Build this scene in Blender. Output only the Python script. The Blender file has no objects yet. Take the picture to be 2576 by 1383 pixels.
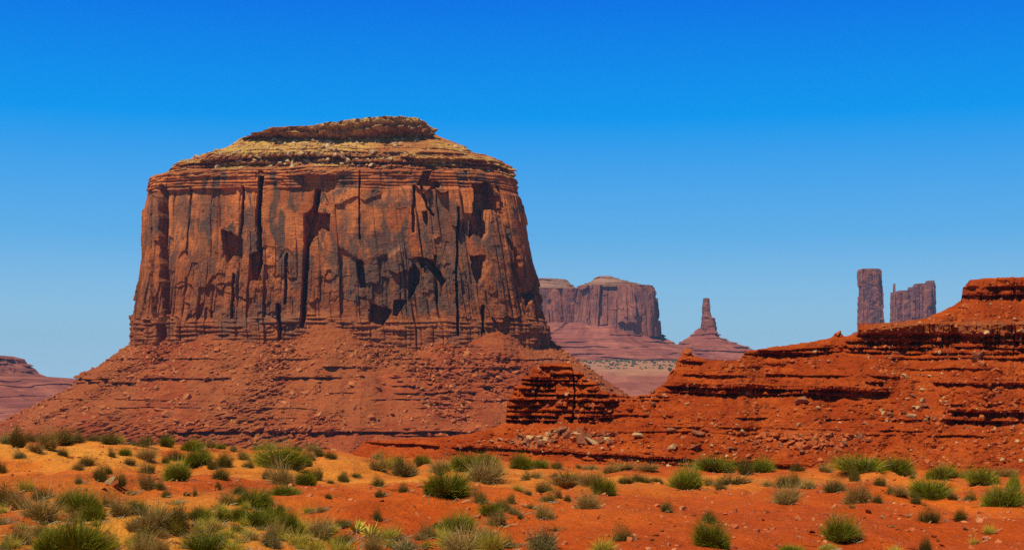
import bpy, bmesh, math, random
import numpy as np
from mathutils import Vector

# ------------------------------------------------------------------ camera, sky, sun, exposure
F = 3539.0            # focal length in picture units (picture 2576 wide), about 40 degrees across
HX, HY = 1288.0, 960.0   # where the level line of sight meets the picture
scene = bpy.context.scene
C = scene.collection
cam_d = bpy.data.cameras.new('camera')
cam = bpy.data.objects.new('camera', cam_d)
C.objects.link(cam)
cam.location = (0, 0, 0)
cam.rotation_euler = (math.radians(90), 0, 0)
cam_d.sensor_width = 36.0
cam_d.lens = 36.0 * F / 2576.0
cam_d.shift_y = (HY - 691.5) / 2576.0
cam_d.clip_start = 0.5
cam_d.clip_end = 40000
scene.camera = cam

SUN = Vector((-0.33, -0.31, 0.89)).normalized()
world = bpy.data.worlds.new('World')
scene.world = world
world.use_nodes = True
wt = world.node_tree
wt.nodes.clear()
w_out = wt.nodes.new('ShaderNodeOutputWorld')
w_bg = wt.nodes.new('ShaderNodeBackground')
w_sky = wt.nodes.new('ShaderNodeTexSky')
w_sky.sky_type = 'NISHITA'
w_sky.sun_disc = False
w_sky.sun_elevation = math.asin(SUN.z)
w_sky.sun_rotation = math.atan2(SUN.x, SUN.y)
w_sky.altitude = 1700
w_sky.air_density = 1.0
w_sky.dust_density = 0.2
w_sky.ozone_density = 3.0
w_tc = wt.nodes.new('ShaderNodeTexCoord')
w_sep = wt.nodes.new('ShaderNodeSeparateXYZ')
w_ramp = wt.nodes.new('ShaderNodeValToRGB')
cr = w_ramp.color_ramp
SKY = [(0.0, (4.0, 6.2, 7.9)), (0.037, (3.3, 5.87, 7.7)), (0.101, (1.15, 4.2, 7.9)), (0.183, (0.0, 2.95, 8.2)),
       (0.262, (0.0, 1.62, 7.4)), (0.36, (0.0, 0.85, 3.8)), (0.55, (0.05, 0.38, 1.6)), (1.0, (0.08, 0.26, 0.9))]
while len(cr.elements) < len(SKY):
    cr.elements.new(0.5)
for e, (p, c) in zip(cr.elements, SKY):
    e.position = p
    e.color = (c[0] / 10, c[1] / 10, c[2] / 10, 1)
w_mul = wt.nodes.new('ShaderNodeVectorMath'); w_mul.operation = 'SCALE'
w_mul.inputs['Scale'].default_value = 10.0
w_mix = wt.nodes.new('ShaderNodeMixRGB'); w_mix.inputs[0].default_value = 0.995
wt.links.new(w_tc.outputs['Generated'], w_sep.inputs[0])
wt.links.new(w_sep.outputs['Z'], w_ramp.inputs[0])
wt.links.new(w_ramp.outputs[0], w_mul.inputs[0])
wt.links.new(w_sky.outputs[0], w_mix.inputs[1])
wt.links.new(w_mul.outputs[0], w_mix.inputs[2])
wt.links.new(w_mix.outputs[0], w_bg.inputs[0])
wt.links.new(w_bg.outputs[0], w_out.inputs[0])
w_bg.inputs[1].default_value = 0.10

sun_d = bpy.data.lights.new('sun', 'SUN')
sun_d.energy = 5.0
sun_d.angle = math.radians(0.5)
sun_d.color = (1.0, 0.93, 0.80)
sun = bpy.data.objects.new('sun', sun_d)
C.objects.link(sun)
sun.rotation_euler = SUN.to_track_quat('Z', 'Y').to_euler()

scene.view_settings.view_transform = 'Standard'
scene.view_settings.look = 'None'
scene.view_settings.exposure = 0.1
scene.view_settings.gamma = 1.0
scene.cycles.use_denoising = False
scene.cycles.use_adaptive_sampling = False
scene.cycles.max_bounces = 6
scene.cycles.volume_bounces = 0

rng = np.random.default_rng(7)
random.seed(7)

# ------------------------------------------------------------------ numeric helpers
def _h(ix, iy, iz, seed):
    with np.errstate(over='ignore'):
        n = (ix.astype(np.int64) * 374761393 + iy.astype(np.int64) * 668265263 + iz.astype(np.int64) * 2147483647 + seed * 974711)
        n = (n ^ (n >> 13)) * 1274126177
        n = n ^ (n >> 16)
        n = n * 1103515245 + 12345
    return ((n >> 8) & 0xFFFFF).astype(np.float64) / 0xFFFFF

_PM = np.random.default_rng(1234).permutation(4096).astype(np.int32)
_VL = np.random.default_rng(4321).random(4096) * 2 - 1
def vnoise(x, y, z=0.0, seed=0):
    flat = np.ndim(z) == 0
    x, y = np.broadcast_arrays(np.asarray(x, float), np.asarray(y, float))
    if flat:
        seed = int(seed) + int(float(z) * 7919)
    else:
        x, y, z = np.broadcast_arrays(x, y, np.asarray(z, float))
    def cell(v):
        i = np.floor(v).astype(np.int32); f = v - i
        return i, f * f * (3 - 2 * f)
    ix, fx = cell(x); iy, fy = cell(y)
    if not flat: iz, fz = cell(z)
    sd = int(seed) * 733 % 4096
    r = 0
    for a in (0, 1):
        pa = _PM[(ix + (a + sd)) & 4095]; wa = fx if a else 1 - fx
        for b in (0, 1):
            pb = _PM[(pa + iy + b) & 4095]; w = wa * (fy if b else 1 - fy)
            if flat:
                r = r + w * _VL[pb]
            else:
                v0 = _VL[_PM[(pb + iz) & 4095]]; v1 = _VL[_PM[(pb + iz + 1) & 4095]]
                r = r + w * (v0 + (v1 - v0) * fz)
    return r

def fbm(x, y, z=0.0, octv=4, seed=0, gain=0.5):
    r, a, k = 0, 1.0, 1.0
    for o in range(octv):
        r = r + a * vnoise(np.asarray(x) * k + o * 17.3, np.asarray(y) * k + o * 5.1, np.asarray(z) * k, seed + o * 31)
        a *= gain; k *= 2.03
    return r

def rnd(i, j, seed):
    i = np.asarray(i); j = np.asarray(j)
    i, j = np.broadcast_arrays(i, j)
    return _h(i, j, np.zeros_like(i), seed)

def sstep(a, b, x):
    t = np.clip((np.asarray(x, float) - a) / (b - a), 0, 1)
    return t * t * (3 - 2 * t)

def table(pairs, flip=False):
    p = sorted(pairs)
    return np.array([q[0] for q in p], float), np.array([q[1] for q in p], float)

def lut(x, pairs):
    a, b = table(pairs)
    return np.interp(x, a, b)

def world_pt(px, py, Y):
    return ((px - HX) * Y / F, Y, (HY - py) * Y / F)

def project(V):
    return HX + F * V[..., 0] / V[..., 1], HY - F * V[..., 2] / V[..., 1]

def poly_inside(px, py, poly, soft):
    """smooth 0..1 cover of a polygon"""
    P = np.array(poly, float)
    out = np.zeros(px.shape)
    m = (px > P[:, 0].min() - 8) & (px < P[:, 0].max() + 8) & (py > P[:, 1].min() - 8) & (py < P[:, 1].max() + 8)
    if not m.any():
        return out
    x, y = px[m], py[m]
    d2 = np.full(x.shape, 1e9); ins = np.zeros(x.shape, bool)
    for k in range(len(P)):
        a, b = P[k - 1], P[k]
        ab = b - a
        t = np.clip(((x - a[0]) * ab[0] + (y - a[1]) * ab[1]) / (ab @ ab + 1e-9), 0, 1)
        d2 = np.minimum(d2, (x - a[0] - t * ab[0]) ** 2 + (y - a[1] - t * ab[1]) ** 2)
        c = ((a[1] > y) != (b[1] > y)) & (x < (b[0] - a[0]) * (y - a[1]) / (b[1] - a[1] + 1e-12) + a[0])
        ins ^= c
    sd = np.where(ins, np.sqrt(d2), -np.sqrt(d2))
    out[m] = sstep(-soft, soft, sd)
    return out

def line_near(px, py, pts, hw):
    out = np.zeros(px.shape)
    for (x0, y0), (x1, y1) in zip(pts[:-1], pts[1:]):
        ab = np.array([x1 - x0, y1 - y0], float)
        t = np.clip(((px - x0) * ab[0] + (py - y0) * ab[1]) / (ab @ ab), 0, 1)
        d = np.hypot(px - x0 - t * ab[0], py - y0 - t * ab[1])
        out = np.maximum(out, 1 - sstep(hw * 0.6, hw * 1.25, d))
    return out

# ------------------------------------------------------------------ object helpers
def mesh_obj(name, verts, faces, mat, parent=None, smooth=False, attrs=None, mats=None, mat_idx=None):
    """faces: (n,4) or (n,3) int array"""
    verts = np.asarray(verts, np.float32).reshape(-1, 3)
    faces = np.asarray(faces, np.int32)
    me = bpy.data.meshes.new(name)
    n, k = faces.shape
    me.vertices.add(len(verts)); me.vertices.foreach_set('co', verts.ravel())
    me.loops.add(n * k); me.loops.foreach_set('vertex_index', faces.ravel())
    me.polygons.add(n)
    me.polygons.foreach_set('loop_start', np.arange(n, dtype=np.int32) * k)
    me.polygons.foreach_set('loop_total', np.full(n, k, np.int32))
    me.polygons.foreach_set('use_smooth', np.full(n, smooth))
    for m in (mats or [mat]):
        me.materials.append(m)
    if mat_idx is not None:
        me.polygons.foreach_set('material_index', np.asarray(mat_idx, np.int32))
    for an, av in (attrs or {}).items():
        a = me.attributes.new(an, 'FLOAT', 'POINT')
        a.data.foreach_set('value', np.asarray(av, np.float32).ravel())
    me.update(); me.validate()
    o = bpy.data.objects.new(name, me)
    C.objects.link(o)
    if parent is not None:
        o.parent = parent
    return o

def grid_faces(m, n, wrap=False):
    idx = np.arange(m * n).reshape(m, n)
    if wrap:
        idx = np.concatenate([idx, idx[:, :1]], 1)
    return np.stack([idx[:-1, :-1], idx[:-1, 1:], idx[1:, 1:], idx[1:, :-1]], -1).reshape(-1, 4)

def tag(o, label=None, cat=None, group=None, kind=None):
    if label: o['label'] = label
    if cat: o['category'] = cat
    if group: o['group'] = group
    if kind: o['kind'] = kind
    return o

def thing(name, loc, label, cat, group=None):
    o = bpy.data.objects.new(name, None)
    o.empty_display_size = 1
    C.objects.link(o)
    o.location = loc
    return tag(o, label, cat, group)

# ------------------------------------------------------------------ materials
class NT:
    def __init__(s, name):
        s.m = bpy.data.materials.new(name); s.m.use_nodes = True
        s.t = s.m.node_tree; s.t.nodes.clear()
        s.out = s.new('ShaderNodeOutputMaterial')
        s.b = s.new('ShaderNodeBsdfPrincipled')
        s.b.inputs['Roughness'].default_value = 0.95
        s.b.inputs['Specular IOR Level'].default_value = 0.08
        s.link(s.b.outputs[0], s.out.inputs[0])
        s.tc = s.new('ShaderNodeTexCoord')
    def new(s, t): return s.t.nodes.new(t)
    def link(s, a, b): s.t.links.new(a, b)
    def noise(s, scale, detail=5, rough=0.6, stretch=(1, 1, 1), dist=0.0):
        mp = s.new('ShaderNodeMapping'); mp.inputs['Scale'].default_value = stretch
        s.link(s.tc.outputs['Object'], mp.inputs[0])
        n = s.new('ShaderNodeTexNoise')
        n.inputs['Scale'].default_value = scale; n.inputs['Detail'].default_value = detail
        n.inputs['Roughness'].default_value = rough; n.inputs['Distortion'].default_value = dist
        s.link(mp.outputs[0], n.inputs['Vector'])
        return n.outputs['Fac']
    def ramp(s, fac, lo, hi):
        r = s.new('ShaderNodeMapRange'); r.interpolation_type = 'SMOOTHSTEP'
        r.inputs['From Min'].default_value = lo; r.inputs['From Max'].default_value = hi
        s.link(fac, r.inputs['Value'])
        return r.outputs[0]
    def math(s, op, a, b):
        n = s.new('ShaderNodeMath'); n.operation = op
        for k, v in enumerate((a, b)):
            if isinstance(v, (int, float)): n.inputs[k].default_value = v
            else: s.link(v, n.inputs[k])
        return n.outputs[0]
    def attr(s, name):
        n = s.new('ShaderNodeAttribute'); n.attribute_name = name
        return n.outputs['Fac']
    def mix(s, fac, a, b, mode='MIX'):
        n = s.new('ShaderNodeMixRGB'); n.blend_type = mode
        for k, v in enumerate((fac, a, b)):
            if isinstance(v, (int, float)): n.inputs[k].default_value = v
            elif isinstance(v, tuple): n.inputs[k].default_value = (*v, 1)
            else: s.link(v, n.inputs[k])
        return n.outputs[0]
    def val(s, col, fac, lo, hi):
        """multiply colour by lo..hi following fac 0..1"""
        n = s.new('ShaderNodeMapRange')
        n.inputs['To Min'].default_value = lo; n.inputs['To Max'].default_value = hi
        n.inputs['From Min'].default_value = 0.25; n.inputs['From Max'].default_value = 0.75
        s.link(fac, n.inputs['Value'])
        v = s.new('ShaderNodeVectorMath'); v.operation = 'SCALE'
        s.link(col, v.inputs[0]); s.link(n.outputs[0], v.inputs['Scale'])
        return v.outputs[0]
    def bump(s, h, dist, strength=1.0):
        n = s.new('ShaderNodeBump'); n.inputs['Distance'].default_value = dist
        n.inputs['Strength'].default_value = strength
        s.link(h, n.inputs['Height']); s.link(n.outputs[0], s.b.inputs['Normal'])
    def done(s, col):
        if isinstance(col, tuple): s.b.inputs['Base Color'].default_value = (*col, 1)
        else: s.link(col, s.b.inputs['Base Color'])
        return s.m

def rock_mat(name, base, fresh, varnish, k=1.0, var_amt=(0.5, 0.64), strata=0.25, bump=0.8, pale=None, pale_attr=None, fine=0.35, wall=False):
    """k: size of the pattern in metres, roughly"""
    t = NT(name)
    c = t.mix(t.ramp(t.noise(0.035 / k, 6, 0.62), 0.42, 0.62), base, fresh)
    if varnish:
        v = t.ramp(t.noise(0.09 / k, 7, 0.62, (1, 1, 0.28), 0.6), *var_amt)
        c = t.mix(v, c, varnish)
        v2 = t.ramp(t.noise(0.35 / k, 5, 0.6, (1, 1, 0.10)), 0.55, 0.75)
        c = t.mix(t.math('MULTIPLY', v2, 0.6), c, varnish)
    if wall:
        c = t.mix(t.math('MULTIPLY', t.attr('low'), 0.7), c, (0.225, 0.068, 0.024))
        c = t.mix(t.math('MULTIPLY', t.attr('varnish'), t.ramp(t.noise(0.16, 7, 0.65, (1, 1, 0.3), 0.4), 0.36, 0.52)), c, varnish)
    if pale and pale_attr:
        f = t.math('MULTIPLY', t.attr(pale_attr), t.ramp(t.noise(0.10 / k, 6, 0.65), 0.30, 0.55))
        c = t.mix(f, c, pale)
    if strata:
        c = t.val(c, t.noise(0.55 / k, 4, 0.7, (0.03, 0.03, 1)), 1 - strata, 1 + strata)
    c = t.val(c, t.noise(0.9 / k, 6, 0.75), 1 - fine, 1 + fine)
    h = t.math('ADD', t.noise(0.45 / k, 8, 0.72), t.math('MULTIPLY', t.noise(0.9 / k, 4, 0.6, (0.08, 0.08, 1)), 0.5))
    t.bump(h, bump * k, 1.0)
    return t.done(c)

M_cliff = rock_mat('cliff_rock', (0.38, 0.100, 0.027), (0.58, 0.172, 0.043), (0.135, 0.070, 0.042), 1.0, (0.50, 0.60), 0.10, 0.9, wall=True)
M_upper = rock_mat('upper_rock', (0.30, 0.085, 0.026), (0.38, 0.13, 0.038), None, 1.0, strata=0.38, bump=1.2, pale=(0.52, 0.30, 0.065), pale_attr='pale')
M_slab = rock_mat('cap_rock', (0.34, 0.135, 0.048), (0.45, 0.22, 0.07), (0.20, 0.075, 0.035), 0.6, (0.5, 0.62), 0.2, 1.2, pale=(0.48, 0.27, 0.07), pale_attr='pale')
M_talus = rock_mat('talus_rock', (0.28, 0.054, 0.013), (0.36, 0.082, 0.020), (0.22, 0.058, 0.022), 0.8, (0.54, 0.66), 0.18, 1.8, fine=0.5, pale=(0.31, 0.082, 0.021), pale_attr='pale')
M_ridge = rock_mat('red_ridge_rock', (0.275, 0.037, 0.0032), (0.365, 0.062, 0.0062), (0.18, 0.026, 0.0045), 0.30, (0.58, 0.70), 0.20, 1.3, pale=(0.27, 0.095, 0.03), pale_attr='pale', fine=0.4)
M_far = rock_mat('far_rock', (0.25, 0.078, 0.042), (0.34, 0.115, 0.058), (0.17, 0.064, 0.046), 3.0, (0.47, 0.58), 0.15, 0.3, fine=0.16)  # part of the distance haze's purple is put into this base colour
M_fartal = rock_mat('far_talus_rock', (0.22, 0.058, 0.034), (0.31, 0.095, 0.052), None, 3.0, strata=0.55, bump=0.9)  # mauve here also paints some haze into the rock, besides the haze volume
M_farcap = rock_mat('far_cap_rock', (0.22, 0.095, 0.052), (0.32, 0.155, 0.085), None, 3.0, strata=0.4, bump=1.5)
M_boulder = rock_mat('boulder_rock', (0.34, 0.095, 0.028), (0.48, 0.16, 0.045), (0.18, 0.06, 0.03), 0.25, (0.55, 0.7), 0.1, 0.8)
M_tan = rock_mat('tan_boulder_rock', (0.42, 0.24, 0.095), (0.52, 0.33, 0.14), (0.24, 0.10, 0.045), 0.25, (0.57, 0.7), 0.1, 0.8)
M_brown = rock_mat('brown_boulder_rock', (0.22, 0.070, 0.027), (0.30, 0.105, 0.04), (0.11, 0.04, 0.02), 0.2, (0.55, 0.7), 0.1, 0.8)
M_redstone = rock_mat('red_boulder_rock', (0.36, 0.082, 0.020), (0.45, 0.12, 0.034), (0.18, 0.042, 0.014), 0.2, (0.55, 0.7), 0.1, 0.8)
M_pebble = rock_mat('pebble_rock', (0.40, 0.10, 0.03), (0.55, 0.22, 0.08), (0.22, 0.05, 0.02), 0.04, (0.5, 0.6), 0.0, 0.5)

def sand_mat():
    t = NT('sand')
    red = (0.47, 0.070, 0.0065); org = (0.63, 0.132, 0.013); yel = (0.72, 0.27, 0.032)
    c = t.mix(t.ramp(t.noise(0.10, 5, 0.55, (1, 0.6, 1)), 0.47, 0.68), red, org)
    c = t.mix(t.math('MULTIPLY', t.attr('yellow'), t.ramp(t.noise(0.22, 5, 0.6), 0.30, 0.55)), c, yel)
    c = t.val(c, t.noise(1.1, 6, 0.7), 0.78, 1.2)
    c = t.val(c, t.noise(14.0, 4, 0.7), 0.78, 1.22)
    c = t.mix(t.math('MULTIPLY', t.ramp(t.noise(2.6, 6, 0.7, (1, 0.5, 1), 1.0), 0.58, 0.72), 0.5), c, (0.70, 0.24, 0.06))
    far = t.attr('far')
    plain = t.mix(t.ramp(t.noise(0.006, 6, 0.6, (1, 0.35, 1)), 0.42, 0.58), (0.23, 0.066, 0.040), (0.31, 0.105, 0.060))
    plain = t.mix(t.attr('tan'), plain, (0.33, 0.145, 0.072))
    plain = t.val(plain, t.noise(0.03, 6, 0.7, (0.4, 1, 1)), 0.75, 1.25)
    c = t.mix(far, c, plain)
    h = t.math('ADD', t.noise(9.0, 6, 0.7), t.math('MULTIPLY', t.noise(2.2, 4, 0.6), 2.0))
    t.bump(h, 0.12, 1.0)
    return t.done(c)
M_sand = sand_mat()

# ------------------------------------------------------------------ ground: dunes, valley floor, far benches, one sheet
CREST = [(-2000, 1092), (0, 1098), (200, 1102), (400, 1118), (600, 1128), (900, 1150), (1200, 1160), (1500, 1172), (1700, 1186),
         (2000, 1185), (2200, 1189), (2400, 1203), (2576, 1206), (4600, 1225)]
YC = 62.0
def ground_z(x, y):
    x, y = np.broadcast_arrays(np.asarray(x, float), np.asarray(y, float))
    ys = np.maximum(y, 8.0)
    px = HX + F * x / ys
    zc = (HY - lut(px, CREST)) * YC / F
    near = -2.42 + (zc + 2.42) * sstep(8, YC, y) ** 1.0
    right = sstep(300, 2000, px); left = 1 - right
    # valley and far benches
    a = sstep(300, 1150, px)
    far = lut(y, [(100, -9), (200, -15), (260, -21), (400, -44), (700, -60), (1050, -60), (1500, -42), (2000, -17), (2600, 18), (4000, 60), (10000, 85)])
    farl = lut(y, [(100, -9), (200, -15), (260, -21), (400, -44), (700, -60), (1050, -58), (1500, -50), (2000, -58), (2600, -60), (3200, -50), (10000, -20)])
    far = far * a + farl * (1 - a)
    k = sstep(YC, 105, y)
    z = near * (1 - k) + far * k
    nearw = 1 - sstep(80, 160, y)
    d = 0.38 * fbm(x / 8.0, y / 10.0, 0, 3, 3) * sstep(4, 20, y)
    d = d + 0.34 * np.exp(-((y - 39 - 2.0 * np.sin(x / 6)) / 4.5) ** 2) * sstep(3, 9, x)
    d = d + 0.34 * np.exp(-((x + 9.5) / 4) ** 2 - ((y - 36) / 5) ** 2)
    d = d + 0.30 * np.exp(-((x + 2.0) / 3.2) ** 2 - ((y - 30) / 3.5) ** 2)
    d = d - 0.16 * np.exp(-(fbm(x / 5, y / 14, 0, 3, 19) / 0.10) ** 2) + 0.10 * fbm(x / 1.6, y / 2.2, 0, 3, 9) + 0.018 * fbm(x / 0.4, y / 0.5, 0, 2, 15)
    z = z + d * nearw
    z = z + (2.2 * fbm(x / 70, y / 70, 0, 4, 21)) * sstep(150, 500, y)
    rill = np.abs(fbm(x / 120, y / 300, 0, 4, 33))
    z = z - 7 * rill * sstep(1600, 2000, y) * (1 - sstep(2600, 2900, y))
    st = np.floor(z / 9.0) * 9 + 9 * sstep(0.55, 0.95, (z / 9.0) % 1)
    z = np.where((y > 1500) & (y < 2750), z * 0.45 + st * 0.55, z)
    return z

u = np.concatenate([np.linspace(-1.5, -0.33, 60, endpoint=False), np.linspace(-0.33, 0.33, 620), np.linspace(0.34, 1.5, 60)])
yy = np.concatenate([np.linspace(-14, 14, 30, endpoint=False), np.linspace(14, 75, 430, endpoint=False),
                     np.geomspace(75, 1400, 90, endpoint=False), np.geomspace(1400, 4200, 150, endpoint=False), np.geomspace(4200, 10000, 20)])
GX = u[None, :] * (yy[:, None] + 16)
GY = np.repeat(yy[:, None], len(u), 1)
GZ = ground_z(GX, GY)
gpx = HX + F * GX / np.maximum(GY, 8)
gpy = HY - F * GZ / np.maximum(GY, 8)
yel = np.clip((1 - sstep(500, 1000, gpx)) * (1 - sstep(24, 31, GY)) + 0.75 * np.exp(-((GY - 52) / 9) ** 2) * (1 - 0.5 * sstep(1500, 2000, gpx)) + 0.25 * (1 - sstep(200, 700, gpx)), 0, 1)
farm = sstep(90, 300, GY)
tan = sstep(2550, 2750, GY) * (1 - sstep(4300, 4700, GY)) * sstep(900, 1200, gpx)
mesh_obj('ground', np.stack([GX, GY, GZ], -1), grid_faces(*GX.shape), M_sand, smooth=True,
         attrs={'yellow': yel, 'far': farm, 'tan': tan})['kind'] = 'structure'

def ground_hit(px, py):
    """point of the ground seen at picture position px, py (the crest if the line of sight passes over it)"""
    Y = np.arange(12, 74, 0.05)
    x = (px - HX) * Y / F
    gap = (HY - py) * Y / F - ground_z(x, Y)
    hit = np.where(gap <= 0)[0]
    i = hit[0] if len(hit) else 500 + int(np.argmin(gap[500:]))
    return float(x[i]), float(Y[i]), float(ground_z(x[i], Y[i]))

# ------------------------------------------------------------------ cliffs
def columns(s, z, seed, w, amp, groove, hmin=25, hmax=70, warp=0.16, bow=0.18):
    """joint-bounded columns: s along the wall, z up, metres; returns outward offset"""
    sw = s + warp * w * fbm(s / (2.5 * w), z / (4.5 * w), seed, 2, seed)
    L = float(np.max(s)) + 60; n = int(L / w) + 30
    B = np.cumsum(rng.uniform(0.35, 1.65, n) * w) - 20 * w * 0.5
    i = np.searchsorted(B, sw)
    i = np.clip(i, 1, n - 1)
    lo, hi = B[i - 1], B[i]
    f = (sw - lo) / (hi - lo)
    d = np.minimum(sw - lo, hi - sw)
    b = np.where(f < 0.5, i - 1, i)
    H = hmin + (hmax - hmin) * rnd(i, 0, seed + 1)
    row = np.floor((z + 200 * rnd(i, 7, seed + 2) + 0.25 * w * vnoise(sw / (0.3 * w), z / w, 0, seed)) / H)
    o = amp * (2 * rnd(i, row.astype(int), seed + 3) - 1)
    o = o + bow * amp * (1 - (2 * f - 1) ** 2)
    g = groove * (rnd(b, 3, seed + 4) ** 3) * sstep(-0.3, 0.2, vnoise(b * 3.7, z / 35.0, 0, seed + 5))
    return o - g * np.exp(-(d / (0.03 * w + 0.35)) ** 2)

def ledge(d, th, p, q):
    """d: distance below the ledge's top edge; a hard band that stands out by p over a hollow of depth q"""
    return np.interp(d, np.array([-0.25, 0, 0.85, 1.15, 1.7, 4.0]) * th, np.array([0, p, p * 0.9, -q, -q * 0.8, 0]))

def radial(zs, xl, xr, yc, bf, bb, n, nf, nb, off=None, fit=None):
    zs = np.asarray(zs, float)[:, None]
    xl = np.array(xl, float); xr = np.array(xr, float)
    bf = np.broadcast_to(np.asarray(bf, float), (len(zs),))[:, None]
    bb = np.broadcast_to(np.asarray(bb, float), (len(zs),))[:, None]
    am, bm = float((xr - xl).mean() / 2), float(bf.mean())
    def half(t0, t1, m, b):
        p = np.linspace(t0, t1, 6000)
        X = np.sign(np.cos(p)) * np.abs(np.cos(p)) ** (2 / n); Y = np.sign(np.sin(p)) * np.abs(np.sin(p)) ** (2 / n)
        s = np.concatenate([[0], np.cumsum(np.hypot(np.diff(X) * am, np.diff(Y) * b))])
        q = np.linspace(0, s[-1], m, endpoint=False)
        return np.interp(q, s, X), np.interp(q, s, Y), q
    X1, Y1, s1 = half(math.pi, 2 * math.pi, nf, bm)
    X2, Y2, s2 = half(0, math.pi, nb, float(bb.mean()))
    X = np.concatenate([X1, X2])[None]; Y = np.concatenate([Y1, Y2])[None]
    S = np.concatenate([s1, s1[-1] + s2])[None]
    Bd = np.where(Y < 0, bf, bb)
    for it in range(4 if fit else 0):      # the near corners of the plan stand in front of its middle: fit the outline as seen
        a = ((xr - xl) / 2)[:, None]; cx = ((xr + xl) / 2)[:, None]
        P = HX + F * (cx + a * X) / (yc + Bd * Y); Q = HY - F * zs / (yc + Bd * Y)
        r_ = np.arange(len(zs)); jl = P.argmin(1); jr = P.argmax(1)
        xl += (lut(Q[r_, jl], fit[0]) - P[r_, jl]) * yc / F
        xr += (lut(Q[r_, jr], fit[1]) - P[r_, jr]) * yc / F
    a = ((xr - xl) / 2)[:, None]; cx = ((xr + xl) / 2)[:, None]
    V = np.stack([cx + a * X, yc + Bd * Y, np.broadcast_to(zs, (len(zs), X.shape[1]))], -1)
    nx = np.sign(X) * np.abs(X) ** (n - 1) / am; ny = np.sign(Y) * np.abs(Y) ** (n - 1) / bm
    ln = np.hypot(nx, ny) + 1e-9; nx, ny = nx / ln, ny / ln
    if off is not None:
        PX, PY = project(V)
        o = off(np.broadcast_to(S, PX.shape), V[..., 2], PX, PY, V)
        V[..., 0] += nx * o; V[..., 1] += ny * o
    return V

def close_top(V):
    top = V[-1]
    c = top.mean(0)
    r1 = c + (top - c) * 0.7; r1[:, 2] += 0.3
    r2 = c + (top - c) * 0.02; r2[:, 2] += 0.6
    return np.concatenate([V, r1[None], r2[None]], 0)

def sil(pairs, zs, Y):
    """silhouette table of (py, px) at distance Y -> world x for each z"""
    py = HY - np.asarray(zs) * F / Y
    return (lut(py, pairs) - HX) * Y / F

def zpy(py, Y): return (HY - py) * Y / F

# ------------------------------------------------------------------ the great butte
BY = 1290.0
base_b = Vector(((850 - HX) * BY / F, BY, -52.0))
butte = thing('sandstone_butte', base_b, 'huge flat-topped red sandstone butte with yellowish cap, tallest in the picture', 'butte')
LB = lambda V: V - np.array(base_b)

CL = [(440, 378), (465, 372), (480, 370), (520, 362), (640, 358), (700, 352), (740, 343), (800, 333), (850, 335), (900, 338)]
CR = [(440, 1286), (470, 1292), (500, 1300), (560, 1310), (600, 1318), (650, 1328), (700, 1338), (760, 1348), (800, 1358), (830, 1370), (900, 1374)]
LINES = [([(405, 475), (405, 560), (402, 640), (404, 740), (408, 800), (410, 868)], 9, 15), ([(657, 436), (652, 500), (649, 560), (655, 640), (645, 700)], 6, 15),
         ([(800, 480), (796, 520), (782, 560), (772, 600), (768, 680), (765, 740), (760, 818)], 7, 16), ([(1040, 468), (1040, 580)], 3, 6),
         ([(1152, 524), (1152, 645), (1146, 700), (1153, 846)], 3, 8), ([(1289, 641), (1297, 680), (1310, 718)], 4, 9), ([(1212, 770), (1213, 833)], 4, 10),
         ([(698, 766), (705, 866)], 5, 9), ([(476, 470), (470, 560), (462, 640)], 2, 4), ([(610, 470), (606, 560), (600, 620)], 3, 7), ([(905, 430), (905, 600)], 2, 4), ([(1060, 470), (1075, 520), (1090, 540)], 3, 6), ([(1250, 470), (1270, 600), (1290, 640)], 2.5, 5), ([(720, 640), (716, 760)], 3, 6), ([(590, 690), (584, 800)], 3, 6), ([(1095, 640), (1100, 760)], 2.5, 5), ([(376, 480), (372, 640), (380, 800)], 3, 7)]
POLYS = [([(625, 640), (655, 630), (660, 660), (652, 700), (632, 705)], 9), ([(553, 578), (580, 582), (610, 604), (607, 649), (590, 640), (570, 660), (561, 633)], 11),
         ([(764, 544), (801, 510), (801, 588), (790, 600), (764, 645)], 12), ([(801, 538), (831, 538), (829, 580), (815, 574), (801, 580)], 12),
         ([(1068, 423), (1088, 426), (1076, 454), (1107, 462), (1104, 476), (1068, 468), (1048, 465)], 9),
         ([(1186, 462), (1228, 460), (1250, 504), (1275, 594), (1267, 580), (1239, 532), (1222, 527), (1222, 588), (1211, 608), (1191, 588), (1177, 597), (1186, 538)], 14),
         ([(1060, 532), (1076, 532), (1074, 569)], 6), ([(1182, 644), (1214, 644), (1212, 700), (1200, 718), (1190, 690)], 9),
         ([(1049, 646), (1086, 652), (1121, 705), (1113, 726), (1086, 681), (1070, 665), (1059, 673)], 10), ([(1043, 660), (1057, 686), (1054, 713), (1027, 756), (1025, 686)], 9),
         ([(897, 654), (915, 657), (921, 726), (905, 724)], 8), ([(931, 761), (963, 772), (987, 780), (963, 820), (929, 809)], 9), ([(993, 756), (1022, 756), (1001, 793), (990, 793)], 8),
         ([(1313, 740), (1342, 724), (1342, 740), (1318, 774)], 8)]
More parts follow.
